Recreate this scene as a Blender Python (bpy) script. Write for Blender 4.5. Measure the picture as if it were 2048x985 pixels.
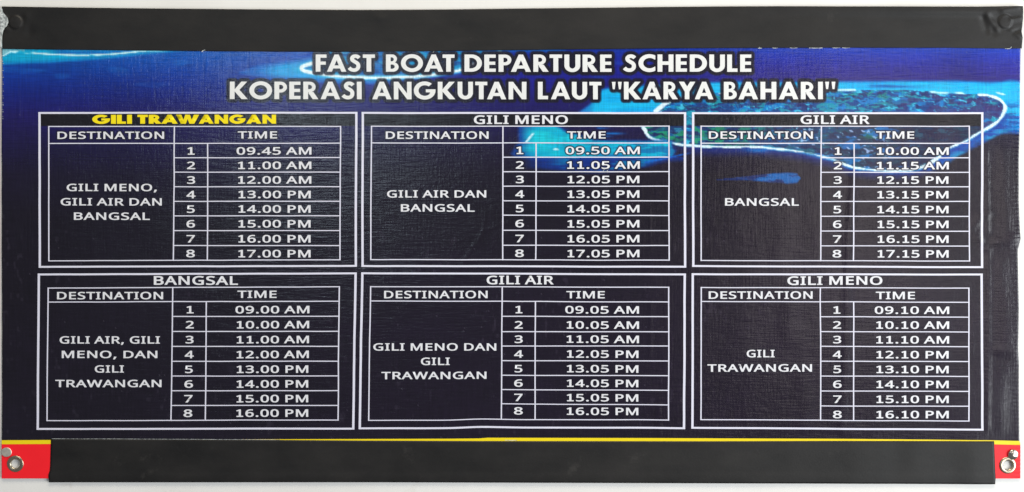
import bpy, math
import numpy as np
from mathutils import Vector
from mathutils.geometry import delaunay_2d_cdt

scene = bpy.context.scene
for o in list(bpy.data.objects):
    bpy.data.objects.remove(o)
COL = scene.collection

# ------------------------------------------------------------------ camera
MM = 0.0005                         # one unit of the banner drawing = half a millimetre
W, H = 2048.0, 985.0
CAM_D = 1.25
cam = bpy.data.cameras.new('camera')
cam.sensor_width = 36.0
cam.lens = 36.0 * (CAM_D - 0.003) / (W * MM)
cam.clip_start = 0.05
cam.clip_end = 50.0
cam_o = bpy.data.objects.new('camera', cam)
cam_o.location = (0.0, -CAM_D, 0.0)
cam_o.rotation_euler = (math.radians(90), 0, 0)
COL.objects.link(cam_o)
scene.camera = cam_o

# ------------------------------------------------------------------ world
world = bpy.data.worlds.new('World')
scene.world = world
world.use_nodes = True
wn = world.node_tree
wn.nodes['Background'].inputs['Color'].default_value = (0.92, 0.94, 1.0, 1)
wn.nodes['Background'].inputs['Strength'].default_value = 0.20

# ------------------------------------------------------------------ lamps
def area(name, loc, target, sx, sy, power, col):
    l = bpy.data.lights.new(name, 'AREA')
    l.shape = 'RECTANGLE'
    l.size, l.size_y = sx, sy
    l.energy = power
    l.color = col
    o = bpy.data.objects.new(name, l)
    o.location = loc
    d = Vector(target) - Vector(loc)
    o.rotation_euler = d.to_track_quat('-Z', 'Y').to_euler()
    COL.objects.link(o)
    return o

area('open_side_light', (2.2, -1.5, -0.3), (0.1, 0, 0), 1.6, 1.9, 82.0, (0.93, 0.975, 1.0))
area('overhead_light', (0.2, -1.1, 2.0), (0.1, 0, 0.1), 1.6, 0.8, 38.0, (1.0, 0.90, 0.74))
# two lamps added behind the camera to put soft sheen on the vinyl
area('sheen_lamp_right', (1.36, -3.75, 0.25), (0, 0, 0), 0.5, 1.3, 6.0, (1.0, 0.92, 0.90))
area('sheen_lamp_left', (-0.80, -3.75, 0.74), (0, 0, 0), 0.34, 0.50, 7.5, (0.72, 0.87, 1.0))

scene.view_settings.view_transform = 'Standard'
scene.view_settings.look = 'None'
scene.view_settings.exposure = 0.0
scene.view_settings.gamma = 1.0

# ------------------------------------------------------------------ helpers
BASE = Vector((0.0, 0.0, (H / 2 - 958) * MM))     # foot of the banner

def lin(c):
    c = np.asarray(c, float) / 255.0
    return np.where(c <= 0.04045, c / 12.92, ((c + 0.055) / 1.055) ** 2.4)

def smooth(a, b, x):
    t = np.clip((np.asarray(x, float) - a) / (b - a), 0, 1)
    return t * t * (3 - 2 * t)

def gauss(x, s):
    return np.exp(-(x / s) ** 2)

def hash2(ix, iy, seed):
    n = (ix.astype(np.int64) * 374761393 + iy.astype(np.int64) * 668265263 + seed * 982451653) & 0x7fffffff
    n = ((n ^ (n >> 13)) * 1274126177) & 0x7fffffff
    n = (n ^ (n >> 16)) & 0xffff
    return n / 65535.0

def vnoise(x, y, seed=0):
    x = np.asarray(x, float); y = np.asarray(y, float)
    ix, iy = np.floor(x), np.floor(y)
    fx, fy = x - ix, y - iy
    fx = fx * fx * (3 - 2 * fx); fy = fy * fy * (3 - 2 * fy)
    a = hash2(ix, iy, seed); b = hash2(ix + 1, iy, seed)
    c = hash2(ix, iy + 1, seed); d = hash2(ix + 1, iy + 1, seed)
    return (a * (1 - fx) + b * fx) * (1 - fy) + (c * (1 - fx) + d * fx) * fy

def fbm(x, y, seed=0, n=3):
    s = 0; a = 0.5; t = 0
    for i in range(n):
        s = s + a * vnoise(x * 2 ** i, y * 2 ** i, seed + 17 * i); t += a; a *= 0.5
    return s / t

def seg_dist(px, py, pts, closed=False, tpar=False):
    """distance from every point to a polyline"""
    pts = np.asarray(pts, float)
    a = pts if closed else pts[:-1]
    b = np.roll(pts, -1, 0) if closed else pts[1:]
    best = np.full(px.shape, 1e9)
    for (x0, y0), (x1, y1) in zip(a, b):
        dx, dy = x1 - x0, y1 - y0
        L = dx * dx + dy * dy + 1e-9
        t = np.clip(((px - x0) * dx + (py - y0) * dy) / L, 0, 1)
        d = (px - x0 - t * dx) ** 2 + (py - y0 - t * dy) ** 2
        best = np.minimum(best, d)
    return np.sqrt(best)

def inside(px, py, pts):
    pts = np.asarray(pts, float)
    r = np.zeros(px.shape, bool)
    for (x0, y0), (x1, y1) in zip(pts, np.roll(pts, -1, 0)):
        c = ((y0 > py) != (y1 > py))
        xi = (x1 - x0) * (py - y0) / (y1 - y0 + 1e-12) + x0
        r ^= c & (px < xi)
    return r

def spline(pts, n=6):
    pts = np.asarray(pts, float)
    P = np.vstack([2 * pts[0] - pts[1], pts, 2 * pts[-1] - pts[-2]])
    out = []
    for i in range(1, len(P) - 2):
        p0, p1, p2, p3 = P[i - 1:i + 3]
        for k in range(n):
            t = k / n
            out.append(0.5 * (2 * p1 + (p2 - p0) * t + (2 * p0 - 5 * p1 + 4 * p2 - p3) * t * t
                              + (3 * p1 - p0 - 3 * p2 + p3) * t ** 3))
    out.append(P[-2])
    return np.array(out)

def interp(x, pts):
    pts = np.asarray(pts, float)
    return np.interp(x, pts[:, 0], pts[:, 1])

# ------------------------------------------------------------------ shape of the hung vinyl (mm off the wall)
def ridge(px, py, x0, y0, x1, y1, w, amp, soft=14):
    dx, dy = x1 - x0, y1 - y0
    L = math.hypot(dx, dy)
    ux, uy = dx / L, dy / L
    s = (px - x0) * ux + (py - y0) * uy
    d = -(px - x0) * uy + (py - y0) * ux
    return amp * np.exp(-(d / w) ** 2) * smooth(-soft, soft, s) * (1 - smooth(L - soft, L + soft, s))

CREASES = [
    # x0,y0,x1,y1,width,amp(mm)
    (1712, 300, 1698, 470, 8, 0.34), (1698, 470, 1694, 700, 9, 0.38), (1694, 700, 1684, 870, 10, 0.36),
    (1590, 560, 1572, 700, 16, 0.20), (1600, 650, 1612, 860, 18, 0.22),
    (1974, 300, 1976, 470, 6, 0.28), (1978, 500, 1976, 860, 6, 0.26),
    (1952, 436, 1992, 424, 9, 0.35), (1985, 486, 2040, 478, 13, 0.75), (1990, 700, 2040, 706, 11, 0.5),
    (2006, 290, 2012, 470, 12, 0.32), (2005, 520, 2014, 690, 13, 0.3), (2006, 730, 2004, 870, 14, 0.2),
    (1940, 460, 1962, 440, 8, 0.3), (1950, 470, 1980, 500, 8, 0.35),
    (966, 462, 905, 560, 4, 0.10), (966, 462, 950, 500, 3, 0.09), (966, 462, 990, 456, 3, 0.10), (966, 462, 972, 425, 3, 0.09),
    (966, 462, 935, 448, 3, 0.08), (950, 470, 1010, 446, 3, 0.06), (905, 560, 850, 640, 6, 0.05),
    (955, 835, 962, 872, 3, 0.22), (966, 835, 972, 872, 4, 0.18), (1318, 800, 1320, 876, 5, 0.18), (1302, 600, 1300, 720, 5, 0.12),
    (1300, 420, 1302, 500, 4, 0.08),
    (585, 205, 562, 245, 3, 0.10), (562, 245, 590, 262, 3, 0.08), (575, 262, 560, 300, 3, 0.08), (600, 240, 640, 228, 3, 0.07),
    (500, 430, 560, 424, 3, 0.06), (470, 455, 580, 462, 4, 0.07), (540, 440, 600, 470, 3, 0.06), (560, 436, 640, 452, 3, 0.05),
    (560, 455, 650, 480, 3, 0.05),
    (35, 160, 38, 240, 3, 0.10), (58, 430, 62, 600, 5, 0.06), (185, 440, 190, 620, 5, 0.05),
    (1600, 860, 1630, 790, 10, 0.15), (1500, 876, 1488, 800, 9, 0.12), (900, 876, 905, 820, 8, 0.10),
]

def hsheet(px, py):
    px = np.asarray(px, float); py = np.asarray(py, float)
    h = 1.9 + 1.2 * (fbm(px / 420 + 3.1, py / 330 + 1.7, 5, 2) - 0.5)
    right = smooth(1250, 1950, px)
    h = h + (0.12 + 1.0 * right) * (fbm(px / 78 + 9, py / 230 + 4, 11, 2) - 0.5)
    # the middle of the upper print bellies out a little
    h = h + 0.9 * gauss(px - 470, 190) * gauss(py - 190, 120)
    # loose right-hand edge
    e = smooth(1975, 2042, px)
    h = h + e * (0.35 + 0.45 * np.sin(py / 47.0 + 0.6) * smooth(160, 320, py) * (1 - 0.6 * smooth(820, 900, py)))
    for c in CREASES:
        m = (px > min(c[0], c[2]) - 60) & (px < max(c[0], c[2]) + 60) & (py > min(c[1], c[3]) - 60) & (py < max(c[1], c[3]) + 60)
        if m.any():
            h[m] += ridge(px[m], py[m], *c)
    # corrugation of the overlocked right edge
    h = h + 0.22 * smooth(2022, 2040, px) * np.sin(py * 2 * math.pi / 8.2) * smooth(210, 260, py)
    return np.maximum(h, 0.7)

def world_pts(px, py, h):
    out = np.empty((len(px), 3), np.float32)
    out[:, 0] = (px - W / 2) * MM - BASE.x
    out[:, 1] = -h * 0.001 - BASE.y
    out[:, 2] = (H / 2 - py) * MM - BASE.z
    return out

def mesh_obj(name, verts, faces, mat, parent=None, smooth_shade=True):
    """verts (n,3) array, faces: (m,3)/(m,4) int array or list of index tuples"""
    me = bpy.data.meshes.new(name)
    verts = np.asarray(verts, np.float32)
    if isinstance(faces, np.ndarray):
        k = faces.shape[1]
        me.vertices.add(len(verts)); me.vertices.foreach_set('co', verts.ravel())
        me.loops.add(faces.size); me.loops.foreach_set('vertex_index', faces.astype(np.int32).ravel())
        me.polygons.add(len(faces))
        me.polygons.foreach_set('loop_start', np.arange(0, faces.size, k, dtype=np.int32))
        me.update(calc_edges=True)
    else:
        me.from_pydata([tuple(map(float, v)) for v in verts], [], [tuple(map(int, f)) for f in faces])
        me.update()
    if smooth_shade:
        me.polygons.foreach_set('use_smooth', np.ones(len(me.polygons), bool))
    me.validate()
    me.materials.append(mat)
    o = bpy.data.objects.new(name, me)
    COL.objects.link(o)
    if parent is not None:
        o.parent = parent
    return o

def grid_faces(nx, ny):
    i = np.arange(nx - 1); j = np.arange(ny - 1)
    a = (j[:, None] * nx + i[None, :]).ravel()
    return np.stack([a, a + nx, a + nx + 1, a + 1], 1)

def skirted(verts, nx, ny, faces, depth_y):
    """close the sheet's edge back towards the wall"""
    ring = np.concatenate([np.arange(nx), np.arange(1, ny) * nx + nx - 1,
                           (ny - 1) * nx + np.arange(nx - 2, -1, -1), np.arange(ny - 2, 0, -1) * nx])
    back = verts[ring].copy(); back[:, 1] = np.minimum(back[:, 1] + depth_y, -0.0002 - BASE.y)
    n0 = len(verts)
    r = len(ring); k = np.arange(r)
    q = np.stack([ring, ring[(k + 1) % r], n0 + (k + 1) % r, n0 + k], 1)
    return np.vstack([verts, back]), np.vstack([faces, q])

# ------------------------------------------------------------------ materials
def new_mat(name):
    m = bpy.data.materials.new(name); m.use_nodes = True
    return m, m.node_tree.nodes, m.node_tree.links, m.node_tree.nodes['Principled BSDF']

def math_node(N, L, op, a, b):
    n = N.new('ShaderNodeMath'); n.operation = op
    for k, v in enumerate((a, b)):
        if isinstance(v, (int, float)): n.inputs[k].default_value = v
        else: L.new(v, n.inputs[k])
    return n.outputs[0]

def weave_bump(N, L, bsdf, strength=0.3, dist=0.0002):
    """coated scrim: fine horizontal and vertical threads with irregular tension"""
    tc = N.new('ShaderNodeTexCoord')
    def stretched(sx, sz, scale, detail=2):
        mp = N.new('ShaderNodeMapping'); mp.inputs['Scale'].default_value = (sx, 1, sz)
        L.new(tc.outputs['Object'], mp.inputs['Vector'])
        t = N.new('ShaderNodeTexNoise'); t.inputs['Scale'].default_value = scale; t.inputs['Detail'].default_value = detail
        L.new(mp.outputs[0], t.inputs['Vector'])
        return t.outputs['Fac']
    hth = stretched(45, 640, 1.0)
    vth = stretched(560, 40, 1.0)
    low = stretched(30, 30, 1.0, 3)
    mid = stretched(70, 260, 1.0, 3)
    fine = stretched(330, 190, 1.0, 2)
    patch = N.new('ShaderNodeMapRange'); patch.inputs['From Min'].default_value = 0.42; patch.inputs['From Max'].default_value = 0.66
    L.new(stretched(9, 7, 1.0, 2), patch.inputs['Value'])
    s = math_node(N, L, 'ADD', math_node(N, L, 'MULTIPLY', hth, 1.0), math_node(N, L, 'MULTIPLY', vth, 0.55))
    s = math_node(N, L, 'ADD', s, math_node(N, L, 'MULTIPLY', low, 2.5))
    s = math_node(N, L, 'ADD', s, math_node(N, L, 'MULTIPLY', mid, 0.9))
    s = math_node(N, L, 'ADD', s, math_node(N, L, 'MULTIPLY', math_node(N, L, 'MULTIPLY', fine, patch.outputs[0]), 1.1))
    b = N.new('ShaderNodeBump'); b.inputs['Strength'].default_value = strength; b.inputs['Distance'].default_value = dist
    L.new(s, b.inputs['Height'])
    L.new(b.outputs[0], bsdf.inputs['Normal'])
    return hth, vth, low

def ink(name, rgb, rough=0.42):
    m, N, L, B = new_mat(name)
    tc = N.new('ShaderNodeTexCoord')
    t = N.new('ShaderNodeTexNoise'); t.inputs['Scale'].default_value = 60; t.inputs['Detail'].default_value = 6
    L.new(tc.outputs['Object'], t.inputs['Vector'])
    mx = N.new('ShaderNodeMix'); mx.data_type = 'RGBA'
    c = lin(rgb)
    mx.inputs['A'].default_value = (*(c * 0.93), 1); mx.inputs['B'].default_value = (*np.minimum(c * 1.05, 1), 1)
    L.new(t.outputs['Fac'], mx.inputs['Factor'])
    L.new(mx.outputs['Result'], B.inputs['Base Color'])
    B.inputs['Roughness'].default_value = rough
    B.inputs['Specular IOR Level'].default_value = 0.4
    weave_bump(N, L, B, 0.25)
    return m

M_white = ink('white_ink', (226, 226, 230))
M_line = ink('pale_line_ink', (222, 221, 236))
M_title = ink('title_ink', (228, 229, 227))
M_yellow = ink('yellow_ink', (246, 224, 10))
M_stripe = ink('yellow_stripe_ink', (240, 214, 14))
M_red = ink('red_ink', (250, 26, 38), 0.5)

# printed sheet: the printed picture is a colour attribute
m, N, L, B = new_mat('printed_vinyl'); M_print = m
at = N.new('ShaderNodeAttribute'); at.attribute_name = 'print_colour'
hth, vth, low = weave_bump(N, L, B, 0.85)
mul = N.new('ShaderNodeMix'); mul.data_type = 'RGBA'; mul.blend_type = 'MULTIPLY'; mul.inputs['Factor'].default_value = 1
rmp = N.new('ShaderNodeValToRGB')
rmp.color_ramp.elements[0].position = 0.25; rmp.color_ramp.elements[0].color = (0.60, 0.60, 0.62, 1)
rmp.color_ramp.elements[1].position = 0.75; rmp.color_ramp.elements[1].color = (1.35, 1.35, 1.35, 1)
L.new(math_node(N, L, 'MULTIPLY', math_node(N, L, 'ADD', hth, vth), 0.5), rmp.inputs['Fac'])
L.new(at.outputs['Color'], mul.inputs['A']); L.new(rmp.outputs['Color'], mul.inputs['B'])
L.new(mul.outputs['Result'], B.inputs['Base Color'])
B.inputs['Roughness'].default_value = 0.23
B.inputs['Specular IOR Level'].default_value = 0.5

# black cloth-backed tape
m, N, L, B = new_mat('black_tape'); M_tape = m
tc = N.new('ShaderNodeTexCoord')
mp = N.new('ShaderNodeMapping'); mp.inputs['Scale'].default_value = (9, 1, 17)
L.new(tc.outputs['Object'], mp.inputs['Vector'])
t = N.new('ShaderNodeTexNoise'); t.inputs['Scale'].default_value = 1.6; t.inputs['Detail'].default_value = 9; t.inputs['Roughness'].default_value = 0.62
L.new(mp.outputs[0], t.inputs['Vector'])
r = N.new('ShaderNodeValToRGB')
r.color_ramp.elements[0].position = 0.3; r.color_ramp.elements[0].color = (0.0055, 0.0050, 0.0047, 1)
r.color_ramp.elements[1].position = 0.75; r.color_ramp.elements[1].color = (0.0165, 0.0148, 0.0135, 1)
L.new(t.outputs['Fac'], r.inputs['Fac'])
vs_ = N.new('ShaderNodeTexNoise'); vs_.inputs['Scale'].default_value = 26; vs_.inputs['Detail'].default_value = 10; vs_.inputs['Roughness'].default_value = 0.75
L.new(tc.outputs['Object'], vs_.inputs['Vector'])
rv = N.new('ShaderNodeValToRGB'); rv.color_ramp.elements[0].position = 0.60; rv.color_ramp.elements[0].color = (0, 0, 0, 1); rv.color_ramp.elements[1].position = 0.80; rv.color_ramp.elements[1].color = (0.5, 0.5, 0.5, 1)
L.new(vs_.outputs['Fac'], rv.inputs['Fac'])
mv = N.new('ShaderNodeMix'); mv.data_type = 'RGBA'; mv.inputs['B'].default_value = (0.075, 0.068, 0.062, 1)
L.new(rv.outputs['Color'], mv.inputs['Factor']); L.new(r.outputs['Color'], mv.inputs['A']); L.new(mv.outputs['Result'], B.inputs['Base Color'])
rr = N.new('ShaderNodeMapRange'); rr.inputs['To Min'].default_value = 0.42; rr.inputs['To Max'].default_value = 0.62
L.new(t.outputs['Fac'], rr.inputs['Value']); L.new(rr.outputs['Result'], B.inputs['Roughness'])
B.inputs['Specular IOR Level'].default_value = 0.38
t2 = N.new('ShaderNodeTexNoise'); t2.inputs['Scale'].default_value = 520; t2.inputs['Detail'].default_value = 3
L.new(tc.outputs['Object'], t2.inputs['Vector'])
sm = math_node(N, L, 'ADD', math_node(N, L, 'MULTIPLY', t.outputs['Fac'], 6.0), t2.outputs['Fac'])
b = N.new('ShaderNodeBump'); b.inputs['Strength'].default_value = 0.22; b.inputs['Distance'].default_value = 0.00025
L.new(sm, b.inputs['Height']); L.new(b.outputs[0], B.inputs['Normal'])

# nickel
def metal(name, rgb, rough):
    m, N, L, B = new_mat(name)
    B.inputs['Metallic'].default_value = 1.0
    tc = N.new('ShaderNodeTexCoord')
    t = N.new('ShaderNodeTexNoise'); t.inputs['Scale'].default_value = 300; t.inputs['Detail'].default_value = 5
    L.new(tc.outputs['Object'], t.inputs['Vector'])
    r = N.new('ShaderNodeValToRGB')
    r.color_ramp.elements[0].color = (*(np.array(rgb) * 0.8), 1); r.color_ramp.elements[1].color = (*rgb, 1)
    L.new(t.outputs['Fac'], r.inputs['Fac']); L.new(r.outputs['Color'], B.inputs['Base Color'])
    mr = N.new('ShaderNodeMapRange'); mr.inputs['To Min'].default_value = rough * 0.7; mr.inputs['To Max'].default_value = rough * 1.4
    L.new(t.outputs['Fac'], mr.inputs['Value']); L.new(mr.outputs['Result'], B.inputs['Roughness'])
    return m
M_eyelet = metal('nickel_eyelet', (0.52, 0.45, 0.33), 0.28)
M_tack_dull = metal('dull_nickel', (0.92, 0.86, 0.74), 0.5)
M_tack = metal('bright_nickel', (0.64, 0.59, 0.49), 0.15)

m, N, L, B = new_mat('frayed_scrim'); M_fray = m
tc = N.new('ShaderNodeTexCoord'); t = N.new('ShaderNodeTexNoise'); t.inputs['Scale'].default_value = 400
L.new(tc.outputs['Object'], t.inputs['Vector'])
r = N.new('ShaderNodeValToRGB'); r.color_ramp.elements[0].color = (0.22, 0.24, 0.24, 1); r.color_ramp.elements[1].color = (0.66, 0.70, 0.69, 1)
r.color_ramp.elements[0].position = 0.35; r.color_ramp.elements[1].position = 0.62
L.new(t.outputs['Fac'], r.inputs['Fac']); L.new(r.outputs['Color'], B.inputs['Base Color']); B.inputs['Roughness'].default_value = 0.6

# painted wall
m, N, L, B = new_mat('painted_wall'); M_wall = m
tc = N.new('ShaderNodeTexCoord')
t = N.new('ShaderNodeTexNoise'); t.inputs['Scale'].default_value = 7; t.inputs['Detail'].default_value = 8; t.inputs['Roughness'].default_value = 0.6
mp = N.new('ShaderNodeMapping'); mp.inputs['Scale'].default_value = (1.4, 1, 0.35)
L.new(tc.outputs['Object'], mp.inputs['Vector']); L.new(mp.outputs[0], t.inputs['Vector'])
r = N.new('ShaderNodeValToRGB')
r.color_ramp.elements[0].position = 0.3; r.color_ramp.elements[0].color = (0.77, 0.755, 0.72, 1)
r.color_ramp.elements[1].position = 0.7; r.color_ramp.elements[1].color = (0.82, 0.81, 0.78, 1)
L.new(t.outputs['Fac'], r.inputs['Fac'])
ts = N.new('ShaderNodeTexNoise'); ts.inputs['Scale'].default_value = 16; ts.inputs['Detail'].default_value = 9; ts.inputs['Roughness'].default_value = 0.7
mps = N.new('ShaderNodeMapping'); mps.inputs['Location'].default_value = (0.37, 0, 0.11); mps.inputs['Scale'].default_value = (1.0, 1, 2.2)
L.new(tc.outputs['Object'], mps.inputs['Vector']); L.new(mps.outputs[0], ts.inputs['Vector'])
rs = N.new('ShaderNodeValToRGB'); rs.color_ramp.elements[0].position = 0.60; rs.color_ramp.elements[0].color = (0, 0, 0, 1); rs.color_ramp.elements[1].position = 0.74; rs.color_ramp.elements[1].color = (0.45, 0.45, 0.45, 1)
L.new(ts.outputs['Fac'], rs.inputs['Fac'])
mxs = N.new('ShaderNodeMix'); mxs.data_type = 'RGBA'; mxs.inputs['B'].default_value = (0.52, 0.47, 0.38, 1)
L.new(rs.outputs['Color'], mxs.inputs['Factor']); L.new(r.outputs['Color'], mxs.inputs['A'])
L.new(mxs.outputs['Result'], B.inputs['Base Color'])
B.inputs['Roughness'].default_value = 0.6
t2 = N.new('ShaderNodeTexNoise'); t2.inputs['Scale'].default_value = 140; t2.inputs['Detail'].default_value = 5
L.new(tc.outputs['Object'], t2.inputs['Vector'])
b = N.new('ShaderNodeBump'); b.inputs['Strength'].default_value = 0.15; b.inputs['Distance'].default_value = 0.0006
L.new(t2.outputs['Fac'], b.inputs['Height']); L.new(b.outputs[0], B.inputs['Normal'])

# ------------------------------------------------------------------ wall
wv = np.array([(x, y, z) for y in (0.0, 0.12) for z in (-1.3, 1.3) for x in (-2.2, 2.2)], float)
wall = mesh_obj('wall', wv, [(0, 1, 3, 2), (4, 6, 7, 5), (0, 2, 6, 4), (1, 5, 7, 3), (0, 4, 5, 1), (2, 3, 7, 6)], M_wall, None, False)
wall['kind'] = 'structure'
wall['label'] = 'cream white painted wall behind the banner'

banner = bpy.data.objects.new('banner', None)
COL.objects.link(banner)
banner.location = BASE
banner['label'] = 'dark blue and black printed vinyl banner of boat departure timetables on the white wall'
banner['category'] = 'banner'

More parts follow.
